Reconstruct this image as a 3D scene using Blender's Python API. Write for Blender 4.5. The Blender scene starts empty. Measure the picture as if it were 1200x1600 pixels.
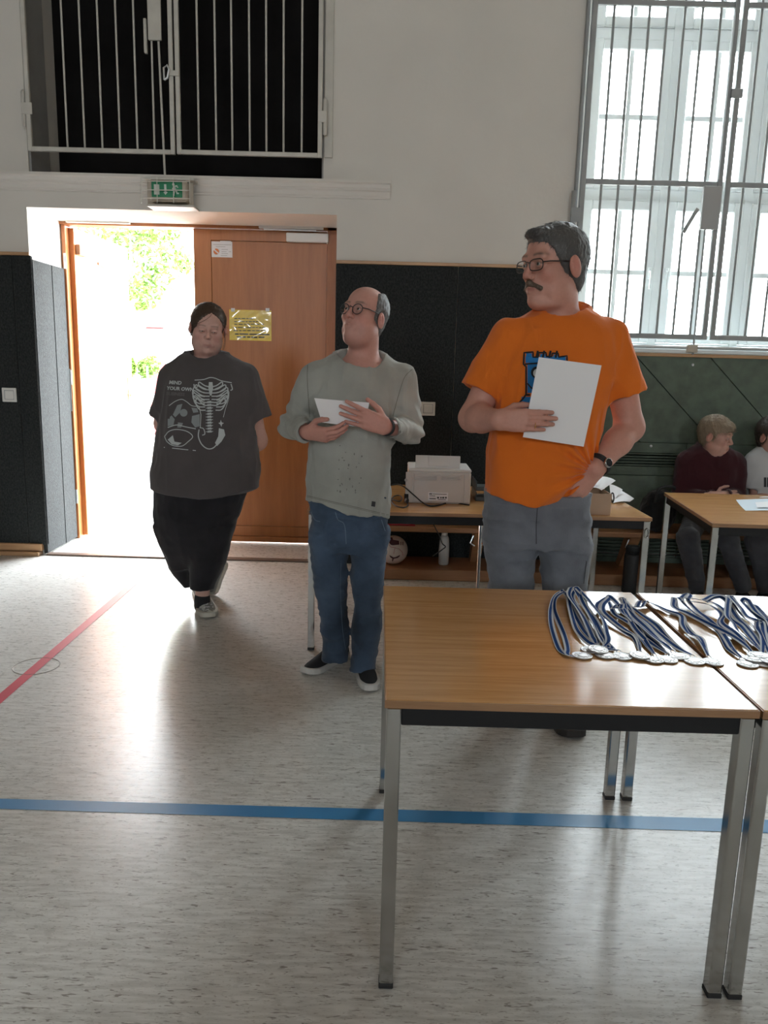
import bpy, bmesh, math, random
import numpy as np
from mathutils import Vector, Matrix
from mathutils.bvhtree import BVHTree
random.seed(7); RNG = np.random.default_rng(7)
scene = bpy.context.scene
COL = scene.collection

# ---------------------------------------------------------------- camera
F_PX, PITCH, YAW, ROLL, CAM_H = 1206.18, 0.18965, -0.00468, 0.02612, 1.4183
_f = np.array([math.sin(YAW)*math.cos(PITCH), math.cos(YAW)*math.cos(PITCH), -math.sin(PITCH)])
_r = np.array([math.cos(YAW), -math.sin(YAW), 0.0]); _u = np.cross(_r, _f)
CR = math.cos(ROLL)*_r + math.sin(ROLL)*_u
CU = -math.sin(ROLL)*_r + math.cos(ROLL)*_u
CO = np.array([0, 0, CAM_H])
cam_d = bpy.data.cameras.new('camera'); cam = bpy.data.objects.new('camera', cam_d); COL.objects.link(cam)
cam_d.sensor_fit = 'VERTICAL'; cam_d.sensor_height = 24.0; cam_d.lens = F_PX/1600*24.0
cam_d.clip_start = 0.05; cam_d.clip_end = 300
cam.matrix_world = Matrix(((CR[0], CU[0], -_f[0], 0), (CR[1], CU[1], -_f[1], 0), (CR[2], CU[2], -_f[2], CAM_H), (0, 0, 0, 1)))
scene.camera = cam

# ---------------------------------------------------------------- light and exposure
SKY = 22.0
world = bpy.data.worlds.new('overcast_sky'); scene.world = world; world.use_nodes = True
bg = world.node_tree.nodes['Background']; bg.inputs[0].default_value = (0.88, 0.95, 1.0, 1); bg.inputs[1].default_value = SKY
vs = scene.view_settings
vs.view_transform = 'Standard'; vs.look = 'None'; vs.gamma = 1.0; vs.exposure = 0.35; vs.use_curve_mapping = False
scene.cycles.use_denoising = True
scene.cycles.max_bounces = 8; scene.cycles.diffuse_bounces = 5; scene.cycles.glossy_bounces = 4
scene.cycles.transparent_max_bounces = 12
scene.cycles.sample_clamp_indirect = 6.0
scene.cycles.caustics_reflective = False; scene.cycles.caustics_refractive = False

def portal(name, c, sx, sy, rot):
    l = bpy.data.lights.new(name, 'AREA'); l.shape = 'RECTANGLE'; l.size = sx; l.size_y = sy
    l.cycles.is_portal = True
    o = bpy.data.objects.new(name, l); o.location = c; o.rotation_euler = rot; COL.objects.link(o)
PI = math.pi
W = 5.42                      # inner face of the end wall
WD = 5.96                     # door plane inside the deep reveal
# portals emit nothing themselves: they only guide the sky light through the openings of the hall
portal('door_opening', (-1.95, WD + .12, 1.19), 1.05, 2.36, (PI/2, 0, PI))                 # the open leaf
portal('window_opening', (2.24, W + .52, 3.375), 2.0, 3.6, (PI/2, 0, PI))                  # the barred window in view
for k in (1, 2): portal('window_end_wall_offscreen', (2.24 + 2.9*k, W + .52, 3.375), 2.0, 3.6, (PI/2, 0, PI))   # the window row goes on to the right
for k in range(2): portal('window_rear_offscreen', (-2.5 + 5*k, -8.3, 3.4), 1.5, 1.3, (PI/2, 0, 0))             # windows behind the camera

# ---------------------------------------------------------------- helpers
def ray(u, v): return _f*F_PX + CR*(u - 600) + CU*(800 - v)
def PY(u, v, Y): d = ray(u, v); return CO + d*(Y/d[1])            # point of the plane y = Y seen at a pixel of the photo
def PZ(u, v, z=0.0): d = ray(u, v); return CO + d*((z - CAM_H)/d[2])
WLOC = {}
def link(o, parent=None, loc=None):
    COL.objects.link(o)
    loc = np.zeros(3) if loc is None else np.asarray(loc, float)
    pl = WLOC[parent.name] if parent else np.zeros(3)
    WLOC[o.name] = loc; o.location = Vector(loc - pl)
    if parent: o.parent = parent
    return o
def tag(o, label=None, cat=None, group=None, kind=None):
    if label: o['label'] = label
    if cat: o['category'] = cat
    if group: o['group'] = group
    if kind: o['kind'] = kind
    return o
def thing(name, loc, label, cat, group=None, kind=None):
    o = bpy.data.objects.new(name, None); o.empty_display_size = .05
    link(o, None, loc); return tag(o, label, cat, group, kind)
def meshobj(name, verts, faces, mat, parent=None, smooth=False, mids=None, mats=None, loc=None):
    verts = np.asarray(verts, float).reshape(-1, 3)
    if loc is None:
        if parent is None:
            lo, hi = verts.min(0), verts.max(0); loc = np.array([(lo[0]+hi[0])/2, (lo[1]+hi[1])/2, lo[2]])
        else: loc = WLOC[parent.name]
    me = bpy.data.meshes.new(name); me.from_pydata((verts - loc).tolist(), [], [list(f) for f in faces])
    for m in (mats or [mat]): me.materials.append(m)
    if mids is not None: me.polygons.foreach_set('material_index', np.asarray(mids, np.int32))
    if smooth: me.polygons.foreach_set('use_smooth', np.ones(len(me.polygons), bool))
    me.update()
    o = bpy.data.objects.new(name, me); return link(o, parent, loc)

class MB:
    def __init__(s): s.v = []; s.f = []; s.m = []; s.mi = 0
    def add(s, vs_, fs):
        n = len(s.v); s.v.extend([tuple(map(float, p)) for p in vs_])
        for f in fs: s.f.append(tuple(i + n for i in f)); s.m.append(s.mi)
        return s
    def box(s, x0, x1, y0, y1, z0, z1, R=None, c=None):
        p = np.array([(x, y, z) for z in (z0, z1) for y in (y0, y1) for x in (x0, x1)], float)
        if R is not None: p = (p @ np.array(R).T) + (np.zeros(3) if c is None else np.array(c))
        return s.add(p, [(0, 2, 3, 1), (4, 5, 7, 6), (0, 1, 5, 4), (2, 6, 7, 3), (0, 4, 6, 2), (1, 3, 7, 5)])
    def bbox(s, x0, x1, y0, y1, z0, z1, b=.004, R=None, c=None, seg=1):
        bm = bmesh.new(); bmesh.ops.create_cube(bm, size=1)
        for v in bm.verts: v.co = Vector(((x0+x1)/2 + v.co.x*(x1-x0), (y0+y1)/2 + v.co.y*(y1-y0), (z0+z1)/2 + v.co.z*(z1-z0)))
        bmesh.ops.bevel(bm, geom=bm.edges[:], offset=b, segments=seg, affect='EDGES', profile=.5)
        bm.verts.index_update(); p = np.array([v.co[:] for v in bm.verts])
        if R is not None: p = (p @ np.array(R).T) + (np.zeros(3) if c is None else np.array(c))
        s.add(p, [[v.index for v in f.verts] for f in bm.faces]); bm.free(); return s
    def tube(s, pts, r, n=8, cap=True, closed=False):
        pts = [np.array(p, float) for p in pts]; m = len(pts); rs = r if hasattr(r, '__len__') else [r]*m
        V = []; up = None
        for i, p in enumerate(pts):
            a = pts[(i-1) % m] if closed else pts[max(i-1, 0)]; b = pts[(i+1) % m] if closed else pts[min(i+1, m-1)]
            t = b - a; t = t/(np.linalg.norm(t) + 1e-12)
            if up is None: up = np.array([0, 0, 1.]) if abs(t[2]) < .9 else np.array([1., 0, 0])
            u = up - t*(up @ t); u /= np.linalg.norm(u) + 1e-12; up = u; w = np.cross(t, u)
            for k in range(n): an = 2*PI*k/n; V.append(p + rs[i]*(math.cos(an)*u + math.sin(an)*w))
        Fc = []
        for i in range(m if closed else m-1):
            for k in range(n):
                j = (i+1) % m; Fc.append((i*n+k, i*n+(k+1) % n, j*n+(k+1) % n, j*n+k))
        if cap and not closed: Fc.append(tuple(range(n))[::-1]); Fc.append(tuple((m-1)*n+k for k in range(n)))
        return s.add(V, Fc)
    def lathe(s, prof, c=(0, 0, 0), n=24, R=None):
        V = []; Fc = []; m = len(prof)
        for r, z in prof:
            for k in range(n): V.append((r*math.cos(2*PI*k/n), r*math.sin(2*PI*k/n), z))
        V = np.array(V)
        if R is not None: V = V @ np.array(R).T
        V = V + np.array(c)
        for i in range(m-1):
            for k in range(n): Fc.append((i*n+k, i*n+(k+1) % n, (i+1)*n+(k+1) % n, (i+1)*n+k))
        Fc.append(tuple(range(n))[::-1]); Fc.append(tuple((m-1)*n+k for k in range(n)))
        return s.add(V, Fc)
    def prism(s, poly, o, ex, ey, ez, t):
        """2-D polygon in the frame (ex, ey) at o, thickened by t along ez"""
        o, ex, ey, ez = (np.array(a, float) for a in (o, ex, ey, ez)); n = len(poly)
        V = [o + ex*a + ey*b for a, b in poly] + [o + ex*a + ey*b + ez*t for a, b in poly]
        return s.add(V, [tuple(range(n))[::-1], tuple(range(n, 2*n))] + [(i, (i+1) % n, n+(i+1) % n, n+i) for i in range(n)])
    def build(s, name, mat, parent=None, smooth=False, loc=None, mats=None):
        return meshobj(name, s.v, s.f, mat, parent, smooth, s.m if mats else None, mats, loc)
def autosmooth(o, ang=40):
    me = o.data; me.polygons.foreach_set('use_smooth', np.ones(len(me.polygons), bool))
    me.set_sharp_from_angle(angle=math.radians(ang)); return o
def rotz(a): c, s = math.cos(a), math.sin(a); return np.array([[c, -s, 0], [s, c, 0], [0, 0, 1.]])
def rotx(a): c, s = math.cos(a), math.sin(a); return np.array([[1, 0, 0], [0, c, -s], [0, s, c]])
def roty(a): c, s = math.cos(a), math.sin(a); return np.array([[c, 0, s], [0, 1, 0], [-s, 0, c]])

# ---------------------------------------------------------------- materials
def mat(name, col, rough=.6, metal=0, var=.0, scale=8, stretch=(1, 1, 1), bump=0, bscale=60, bstretch=(1, 1, 1), spec=.5, attr=None,
        trans=0, sheen=0, sub=0, coat=0, emit=None, coord='Object', detail=4, rvar=0):
    m = bpy.data.materials.new(name); m.use_nodes = True; nt = m.node_tree; N = nt.nodes; L = nt.links; b = N['Principled BSDF']
    b.inputs['Base Color'].default_value = (*col, 1); b.inputs['Roughness'].default_value = rough; b.inputs['Metallic'].default_value = metal
    b.inputs['Specular IOR Level'].default_value = spec
    if sheen: b.inputs['Sheen Weight'].default_value = sheen; b.inputs['Sheen Roughness'].default_value = .5
    if sub: b.inputs['Subsurface Weight'].default_value = sub; b.inputs['Subsurface Radius'].default_value = (.012, .005, .003); b.inputs['Subsurface Scale'].default_value = .6
    if coat: b.inputs['Coat Weight'].default_value = coat; b.inputs['Coat Roughness'].default_value = .15
    if trans: b.inputs['Transmission Weight'].default_value = trans
    if emit: b.inputs['Emission Color'].default_value = (*emit[:3], 1); b.inputs['Emission Strength'].default_value = emit[3]
    tc = N.new('ShaderNodeTexCoord')
    def noise(sc, st, det=4):
        mp = N.new('ShaderNodeMapping'); mp.inputs['Scale'].default_value = st; L.new(tc.outputs[coord], mp.inputs[0])
        n = N.new('ShaderNodeTexNoise'); n.inputs['Scale'].default_value = sc; n.inputs['Detail'].default_value = det; L.new(mp.outputs[0], n.inputs[0]); return n
    src = None
    if attr:
        a = N.new('ShaderNodeAttribute'); a.attribute_name = attr; src = a.outputs['Color']; L.new(src, b.inputs['Base Color'])
    if var:
        n = noise(scale, stretch, detail); mx = N.new('ShaderNodeMix'); mx.data_type = 'RGBA'; mx.blend_type = 'MULTIPLY'; mx.inputs[0].default_value = 1
        rp = N.new('ShaderNodeMapRange'); rp.inputs[1].default_value = .3; rp.inputs[2].default_value = .7
        rp.inputs[3].default_value = 1 - var; rp.inputs[4].default_value = 1 + var*.6; L.new(n.outputs[0], rp.inputs[0])
        if src: L.new(src, mx.inputs[6])
        else: mx.inputs[6].default_value = (*col, 1)
        L.new(rp.outputs[0], mx.inputs[7]); L.new(mx.outputs[2], b.inputs['Base Color'])
    if rvar:
        n = noise(scale*1.7, stretch, 3); rp = N.new('ShaderNodeMapRange'); rp.inputs[3].default_value = rough - rvar; rp.inputs[4].default_value = rough + rvar
        L.new(n.outputs[0], rp.inputs[0]); L.new(rp.outputs[0], b.inputs['Roughness'])
    if bump:
        n = noise(bscale, bstretch, 3); bp = N.new('ShaderNodeBump'); bp.inputs['Strength'].default_value = bump; bp.inputs['Distance'].default_value = .004
        L.new(n.outputs[0], bp.inputs['Height']); L.new(bp.outputs[0], b.inputs['Normal'])
    return m
def wood(name, dark, light, rough=.4, sc=3, st=(1, 12, 12), bump=.05, spec=.5):
    m = bpy.data.materials.new(name); m.use_nodes = True; nt = m.node_tree; N = nt.nodes; L = nt.links; b = N['Principled BSDF']
    tc = N.new('ShaderNodeTexCoord'); mp = N.new('ShaderNodeMapping'); mp.inputs['Scale'].default_value = st; L.new(tc.outputs['Object'], mp.inputs[0])
    n = N.new('ShaderNodeTexNoise'); n.inputs['Scale'].default_value = sc; n.inputs['Detail'].default_value = 6; n.inputs['Distortion'].default_value = .6; L.new(mp.outputs[0], n.inputs[0])
    n2 = N.new('ShaderNodeTexNoise'); n2.inputs['Scale'].default_value = sc*7; n2.inputs['Detail'].default_value = 3; L.new(mp.outputs[0], n2.inputs[0])
    ad = N.new('ShaderNodeMath'); ad.operation = 'MULTIPLY_ADD'; ad.inputs[1].default_value = .45; L.new(n2.outputs[0], ad.inputs[0]); L.new(n.outputs[0], ad.inputs[2])
    cr = N.new('ShaderNodeValToRGB'); cr.color_ramp.elements[0].position = .45; cr.color_ramp.elements[0].color = (*dark, 1)
    b.inputs['Specular IOR Level'].default_value = spec; cr.color_ramp.elements[1].position = .95; cr.color_ramp.elements[1].color = (*light, 1)
    L.new(ad.outputs[0], cr.inputs[0]); L.new(cr.outputs[0], b.inputs['Base Color']); b.inputs['Roughness'].default_value = rough
    bp = N.new('ShaderNodeBump'); bp.inputs['Strength'].default_value = bump; bp.inputs['Distance'].default_value = .002; L.new(ad.outputs[0], bp.inputs['Height']); L.new(bp.outputs[0], b.inputs['Normal'])
    return m
def floor_mat():
    m = bpy.data.materials.new('linoleum'); m.use_nodes = True; nt = m.node_tree; N = nt.nodes; L = nt.links; b = N['Principled BSDF']
    tc = N.new('ShaderNodeTexCoord')
    def nz(st, sc, det=3, dist=0):
        mp = N.new('ShaderNodeMapping'); mp.inputs['Scale'].default_value = st; L.new(tc.outputs['Object'], mp.inputs[0])
        n = N.new('ShaderNodeTexNoise'); n.inputs['Scale'].default_value = sc; n.inputs['Detail'].default_value = det; n.inputs['Distortion'].default_value = dist; L.new(mp.outputs[0], n.inputs[0]); return n.outputs[0]
    def ramp(s, a, ca, c_, cb):
        r = N.new('ShaderNodeValToRGB'); r.color_ramp.elements[0].position = a; r.color_ramp.elements[0].color = (*ca, 1)
        r.color_ramp.elements[1].position = c_; r.color_ramp.elements[1].color = (*cb, 1); L.new(s, r.inputs[0]); return r.outputs[0]
    def mul(a, c_):
        x = N.new('ShaderNodeMix'); x.data_type = 'RGBA'; x.blend_type = 'MULTIPLY'; x.inputs[0].default_value = 1; L.new(a, x.inputs[6]); L.new(c_, x.inputs[7]); return x.outputs[2]
    base = ramp(nz((1, 1, 1), .8, 2), .0, (.54, .528, .50), 1.0, (.70, .688, .655))
    soft = ramp(nz((9, 70, 1), 1.0, 4, .3), .35, (.80, .79, .78), .62, (1.05, 1.05, 1.05))
    fleck = ramp(nz((22, 125, 1), 1.0, 3, 1.2), .61, (1, 1, 1), .67, (.46, .43, .41))
    fleck2 = ramp(nz((70, 260, 1), 1.0, 2, .8), .62, (1, 1, 1), .70, (.6, .57, .54))
    c = mul(mul(mul(base, soft), fleck), fleck2); L.new(c, b.inputs['Base Color'])
    rr = N.new('ShaderNodeMapRange'); rr.inputs[3].default_value = .25; rr.inputs[4].default_value = .31; L.new(nz((30, 60, 1), 1.0, 2), rr.inputs[0]); L.new(rr.outputs[0], b.inputs['Roughness'])
    b.inputs['Specular IOR Level'].default_value = .5
    bp = N.new('ShaderNodeBump'); bp.inputs['Strength'].default_value = .06; bp.inputs['Distance'].default_value = .001
    L.new(nz((40, 90, 1), 1.0, 2, .0), bp.inputs['Height']); L.new(bp.outputs[0], b.inputs['Normal'])
    return m
M = {}
M['plaster'] = mat('plaster', (.72, .685, .635), .85, var=.06, scale=1.3, bump=.25, bscale=35)
M['ceil'] = mat('ceiling_wood', (.40, .33, .25), .8, var=.1, scale=3)
M['hallwall'] = mat('hall_wall_paint', (.52, .49, .45), .85)
M['floor'] = floor_mat()
M['felt'] = mat('dark_felt', (.030, .033, .033), .95, var=.5, scale=110, stretch=(1, 1, .6), bump=.6, bscale=160, sheen=.12, spec=.1)
M['green'] = mat('green_panel', (.105, .138, .104), .7, var=.22, scale=14, bump=.15, bscale=90)
M['trimwood'] = wood('pine_trim', (.36, .20, .10), (.55, .33, .17), .45, 3, (1, 14, 14))
M['doorwood'] = wood('beech_veneer', (.33, .115, .030), (.42, .155, .044), .38, 1.6, (9, 9, .7), .03)
M['framewood'] = wood('door_frame_wood', (.31, .10, .028), (.40, .145, .045), .4, 2, (10, 10, .8), .03)
M['benchwood'] = wood('bench_wood', (.26, .12, .055), (.36, .18, .085), .45, 2.5, (1, 12, 12))
M['tabletop'] = wood('table_laminate', (.42, .205, .075), (.57, .31, .125), .17, 3.2, (1.0, 20, 20), .02, .8)
M['tableedge'] = wood('table_edge', (.25, .13, .06), (.36, .20, .10), .45, 3, (1, 12, 12))
M['chrome'] = mat('brushed_chrome', (.50, .50, .495), .13, 1, var=.15, scale=5, rvar=.06)
M['black'] = mat('black_metal', (.012, .012, .013), .55, spec=.25)
M['rubber'] = mat('black_rubber', (.015, .015, .016), .6)
M['cagepaint'] = mat('cream_metal_paint', (.60, .575, .52), .5, var=.1, scale=9)
M['cagegrey'] = mat('grey_metal_paint', (.33, .34, .34), .5, var=.12, scale=9)
M['pvc'] = mat('white_window_frame', (.80, .84, .84), .35)
M['alu'] = mat('aluminium', (.70, .71, .72), .35, .9)
M['whiteplastic'] = mat('white_plastic', (.74, .73, .70), .4)
M['greyplastic'] = mat('grey_plastic', (.40, .40, .40), .4)
M['printer'] = mat('printer_plastic', (.56, .535, .52), .45)
M['printertop'] = mat('printer_lid_plastic', (.66, .66, .66), .4)
M['dark'] = mat('dark_gap', (.01, .01, .01), .8)
M['curtain'] = mat('black_cloth', (.012, .011, .011), .95, var=.3, scale=3, spec=.1)
M['greyreveal'] = mat('grey_reveal', (.34, .335, .325), .8, var=.1, scale=6)
M['blue'] = mat('blue_court_line', (.035, .20, .42), .4, var=.1, scale=6)
M['red'] = mat('red_court_line', (.50, .045, .07), .4, var=.1, scale=6)
M['signgreen'] = mat('exit_green', (.005, .22, .09), .35)
M['signwhite'] = mat('exit_white', (.62, .68, .62), .4)
M['signbox'] = mat('sign_housing', (.50, .44, .36), .5)
M['wire'] = mat('guard_wire', (.66, .64, .58), .4)
M['paper'] = mat('white_paper', (.80, .80, .82), .8)
M['paper2'] = mat('pale_blue_paper', (.62, .70, .76), .8)
M['ink'] = mat('dark_ink', (.03, .03, .035), .7)
M['yellow'] = mat('yellow_notice', (.85, .60, .02), .28, var=.08, scale=12)
M['orangeink'] = mat('orange_ink', (.65, .20, .06), .6)
M['card'] = mat('cardboard', (.42, .30, .21), .8, var=.06, scale=10)
M['glass'] = None
g = bpy.data.materials.new('window_glass'); g.use_nodes = True; nt = g.node_tree; nt.nodes.clear()
o_ = nt.nodes.new('ShaderNodeOutputMaterial'); t_ = nt.nodes.new('ShaderNodeBsdfTransparent'); gl_ = nt.nodes.new('ShaderNodeBsdfGlossy'); mx_ = nt.nodes.new('ShaderNodeMixShader')
t_.inputs[0].default_value = (.95, .97, .97, 1); gl_.inputs['Roughness'].default_value = .02; mx_.inputs[0].default_value = .06
nt.links.new(t_.outputs[0], mx_.inputs[1]); nt.links.new(gl_.outputs[0], mx_.inputs[2]); nt.links.new(mx_.outputs[0], o_.inputs[0]); M['glass'] = g
# ================================================================ the hall
XL, XR, YB, ZC = -6.0, 11.0, -8.3, 6.0
T = .56
DX0, DX1, DZ = -2.47, -.39, 2.39            # door reveal
NX0, NX1, NZ0, NZ1 = -2.434, -.484, 2.60, 4.4   # barred niche above it
WX0, WW, WZ0, WZ1, WSTEP = 1.215, 2.05, 1.55, 5.2, 2.9
fl = MB().box(XL, XR, YB, W + T, -.1, 0).build('floor', M['floor'], loc=(0, 0, 0)); tag(fl, 'speckled beige linoleum sports hall floor', 'floor', kind='structure')
ce = MB().box(XL, XR, YB, W + T, ZC, ZC + .1).build('ceiling', M['ceil']); tag(ce, 'pale hall ceiling', 'ceiling', kind='structure')
wb = MB()
wb.box(XL, DX0, W, W+T, 0, ZC)
wb.box(DX0, DX1, W, W+T, DZ, NZ0); wb.box(DX0, NX0, W, W+T, NZ0, ZC); wb.box(NX1, DX1, W, W+T, NZ0, ZC); wb.box(NX0, NX1, W, W+T, NZ1, ZC)
wb.box(DX1, WX0, W, W+T, 0, ZC)
for k in range(3):
    a = WX0 + WSTEP*k; e = XR if k == 2 else a + WSTEP
    if k == 0: wb.box(a, a+WW, W, W+T, 0, .09); wb.box(a, a+WW, W+.25, W+T, .09, .95); wb.box(a, a+WW, W, W+T, .95, WZ0)     # heater recess under the window
    else: wb.box(a, a+WW, W, W+T, 0, WZ0)
    wb.box(a, a+WW, W, W+T, WZ1, ZC); wb.box(a+WW, e, W, W+T, 0, ZC)
wall = wb.build('wall_back', M['plaster'], loc=(0, 0, 0)); tag(wall, 'off-white plastered end wall with deep openings', 'wall', kind='structure')
def swall(name, b): o = b.build(name, M['hallwall'], loc=(0, 0, 0)); tag(o, 'plain pale hall wall', 'wall', kind='structure')
swall('wall_left', MB().box(XL-.2, XL, YB, W+T, 0, ZC)); swall('wall_right', MB().box(XR, XR+.2, YB, W+T, 0, ZC))
rb = MB(); xs = [XL]
for k in range(2): xs += [-2.5 + 5*k - .75, -2.5 + 5*k + .75]
xs.append(XR)
for i in range(0, 6, 2): rb.box(xs[i], xs[i+1], YB-.2, YB, 0, ZC)
for i in range(1, 5, 2): rb.box(xs[i], xs[i+1], YB-.2, YB, 0, 2.75); rb.box(xs[i], xs[i+1], YB-.2, YB, 4.05, ZC)
swall('wall_rear', rb)
# niche: grey reveal lining and black cloth
nb = MB(); nb.box(NX0, NX0+.012, W+.02, W+.31, NZ0, NZ1); nb.box(NX1-.012, NX1, W+.02, W+.31, NZ0, NZ1); nb.build('reveal_lining', M['greyreveal'], wall)
MB().box(NX0, NX1, W+.5, W+.53, NZ0-.0, NZ1).build('black_curtain', M['curtain'], wall)
lr = MB().box(DX0-.0, DX0+.006, W, WD, 2.05, DZ); lr.box(DX0, DX1, W, WD, DZ-.006, DZ); lr.build('reveal_plaster', M['plaster'], wall)
# felt wainscot, every panel its own piece
def panel(x0, x1, y0, y1, z0, z1, m='felt', n='wall_panel'): return MB().bbox(x0, x1, y0, y1, z0, z1, .005).build(n, M[m], wall)
PZ1 = 2.07
for a, e in ((-5.98, -4.6), (-4.595, -3.4), (-3.395, -2.575), (-2.57, DX0+.028)): panel(a, e, W-.03, W, .075, PZ1, 'felt')
panel(DX0, DX0+.028, W-.028, W+.29, .012, 2.05, 'felt'); panel(DX0, DX0+.028, W+.295, WD-.03, .012, 2.05, 'felt')
for a, e in ((DX1, .43), (.435, 1.245)): panel(a, e, W-.03, W, .0, PZ1)
# green panels under the windows cut along the diagonals
def clip(poly, n, d, keep):
    out = []
    for i in range(len(poly)):
        p, q = np.array(poly[i]), np.array(poly[(i+1) % len(poly)]); a = (p @ n - d)*keep; c = (q @ n - d)*keep
        if a >= 0: out.append(tuple(p))
        if (a < 0) != (c < 0): out.append(tuple(p + (q-p)*(a/(a-c))))
    return out
dn = np.array([1, 1.])/math.sqrt(2)
A1 = PY(1005, 572, W); A2 = PY(1090, 668, W)
dl = A2[[0, 2]] - A1[[0, 2]]; dl /= np.linalg.norm(dl); dn = np.array([-dl[1], dl[0]])
d0 = dn @ A1[[0, 2]]; d1 = dn @ PY(1108, 560, W)[[0, 2]]; stp = d1 - d0
GX0, GX1, GZ0, GZ1 = 1.25, 9.2, .93, 1.515
def diag(x0, x1, z0, z1):
    rect = [(x0, z0), (x1, z0), (x1, z1), (x0, z1)]
    for k in range(-4, 30):
        p = clip(rect, dn, d0 + stp*k + .003*np.sign(stp), np.sign(stp)); 
        if len(p) > 2: p = clip(p, dn, d0 + stp*(k+1) - .003*np.sign(stp), -np.sign(stp))
        if len(p) > 2: MB().prism(p, (0, W-.035, 0), (1, 0, 0), (0, 0, 1), (0, 1, 0), .035).build('wall_panel', M['green'], wall)
diag(GX0, 4.6, GZ0, GZ1)
pbk = MB(); pbk.box(GX0, GX1, W-.012, W, GZ0, GZ1); pbk.box(WX0+WW, GX1, W-.012, W, 0, GZ0); pbk.box(GX0, WX0+WW, W+.238, W+.25, .09, .95); pbk.box(GX0, WX0+WW, W-.012, W, 0, .1); pbk.build('panel_backing', M['green'], wall)
MB().box(4.6, GX1, W-.035, W, GZ0, GZ1).build('wall_panel', M['green'], wall)
# slotted heater grilles
zt = PY(1000, 706, W)[2]; zb = PY(1000, 728, W)[2]
for a, e in ((1.25, 2.067), (2.073, 2.9), (2.906, 3.75)):
    v = MB(); v.box(a, e, W-.035, W, zt, GZ0-.004); v.box(a, e, W-.035, W, .70, zb); v.box(a, a+.03, W-.035, W, zb, zt); v.box(e-.03, e, W-.035, W, zb, zt)
    gr = v.build('heater_grille', M['green'], wall)
    for i in range(5):
        z = zb + (zt-zb)*(i+.5)/5; MB().box(a+.03, e-.03, W-.033, W-.008, z-.0042, z+.0042).build('grille_slat', M['green'], gr)
    MB().bbox(a, e, W-.035, W, .33, .695, .004).build('wall_panel', M['green'], wall)
    v = MB(); v.box(a, e, W-.035, W, .29, .326); gl = v.build('heater_grille', M['green'], wall)
    for i in range(7): MB().box(a, e, W-.03, W-.008, .11+.025*i, .12+.025*i).build('grille_slat', M['green'], gl)
for u, v_ in ((1082, 570), (1017, 697)): p = PY(u, v_, W-.036); MB().lathe([(.010, 0), (.010, .006), (.006, .009)], p, 12, rotx(PI/2)).build('panel_screw', M['alu'], wall)
# wooden cap of the wainscot, baseboards, cornice, sill
def strip(name, x0, x1, y0, y1, z0, z1, m='trimwood', lab='narrow varnished wooden strip along the wall'):
    o = MB().bbox(x0, x1, y0, y1, z0, z1, .003).build(name, M[m], loc=(x0, y0, z0)); return tag(o, lab, 'trim', kind='structure')
strip('trim_1', XL, DX0+.02, W-.036, W-.001, PZ1, PZ1+.022, lab='wooden strip capping the dark felt left of the door')
strip('trim_2', DX1, 1.215, W-.036, W-.001, PZ1, PZ1+.022, lab='wooden strip capping the dark felt between door and window')
strip('trim_3', GX0-.03, GX1, W-.05, W-.001, GZ1, GZ1+.024, lab='wooden strip under the window sill above the green panels')
strip('baseboard_left', XL, DX0-.005, W-.052, W-.001, .035, .085, lab='wooden baseboard under the dark felt panel'); strip('baseboard_left', XL, DX0-.02, W-.075, W-.001, 0, .03, lab='lower step of the wooden baseboard')
prof = [(0, .105), (.075, .105), (.075, .088), (.060, .080), (.052, .060), (.044, .056), (.044, .048), (.030, .040), (.022, .018), (.012, .010), (.012, 0), (0, 0)]
co = MB().prism([(-a, b) for a, b in prof], (-5.5, W, 2.487), (0, 1, 0), (0, 0, 1), (1, 0, 0), 5.46).build('trim_4', M['plaster'], loc=(-2.7, W, 2.487)); tag(co, 'white moulded plaster cornice above the door', 'cornice', kind='structure')
sl = MB(); sl.bbox(WX0-.03, WX0+WW+.02, W-.07, W+.3, WZ0-.012, WZ0+.018, .006); so = sl.build('trim_5', M['pvc'], loc=(WX0, W, WZ0)); tag(so, 'white window sill board under the barred window', 'sill', kind='structure')
th = MB().bbox(DX0+.02, DX1, W-.045, W+.02, 0, .012, .004).build('trim_6', mat('threshold_brass', (.16, .11, .085), .4, .3), loc=(-1.4, W, 0)); tag(th, 'dark metal threshold strip across the doorway', 'threshold', kind='structure')
# court markings lie flush in the floor
def flat(name, pts, m, z=.0012):
    n = len(pts); return meshobj(name, [(p[0], p[1], z) for p in pts], [tuple(range(n))], M[m], fl)
b0 = PZ(0, 1250)[1]; b1 = PZ(0, 1266)[1]
BLA = [PZ(0, 1250), PZ(600, 1261.5), PZ(1200, 1283)]; BLB = [PZ(0, 1266), PZ(600, 1279.5), PZ(1200, 1304)]
yl = (np.polyfit([p[0] for p in BLA], [p[1] for p in BLA], 1), np.polyfit([p[0] for p in BLB], [p[1] for p in BLB], 1))
flat('court_line', [(XL+.01, np.polyval(yl[1], XL)), (XR-.01, np.polyval(yl[1], XR)), (XR-.01, np.polyval(yl[0], XR)), (XL+.01, np.polyval(yl[0], XL))], 'blue')
r0, r1 = PZ(0, 1082), PZ(0, 1102); q0, q1 = PZ(190, 921), PZ(197, 926)
dr = (q0-r0); dr /= np.linalg.norm(dr); wv = np.array([-dr[1], dr[0], 0])*.05
c0 = (r0+r1)/2; c1 = PZ(196, 923)
flat('court_line', [c0 - dr*3 - wv*.5, c1 + dr*.75 - wv*.5, c1 + dr*.75 + wv*.5, c0 - dr*3 + wv*.5][::-1], 'red', .0016)
cc = PZ(57, 1041); rr_ = (PZ(92, 1041)-PZ(22, 1041))[0]/2
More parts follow.
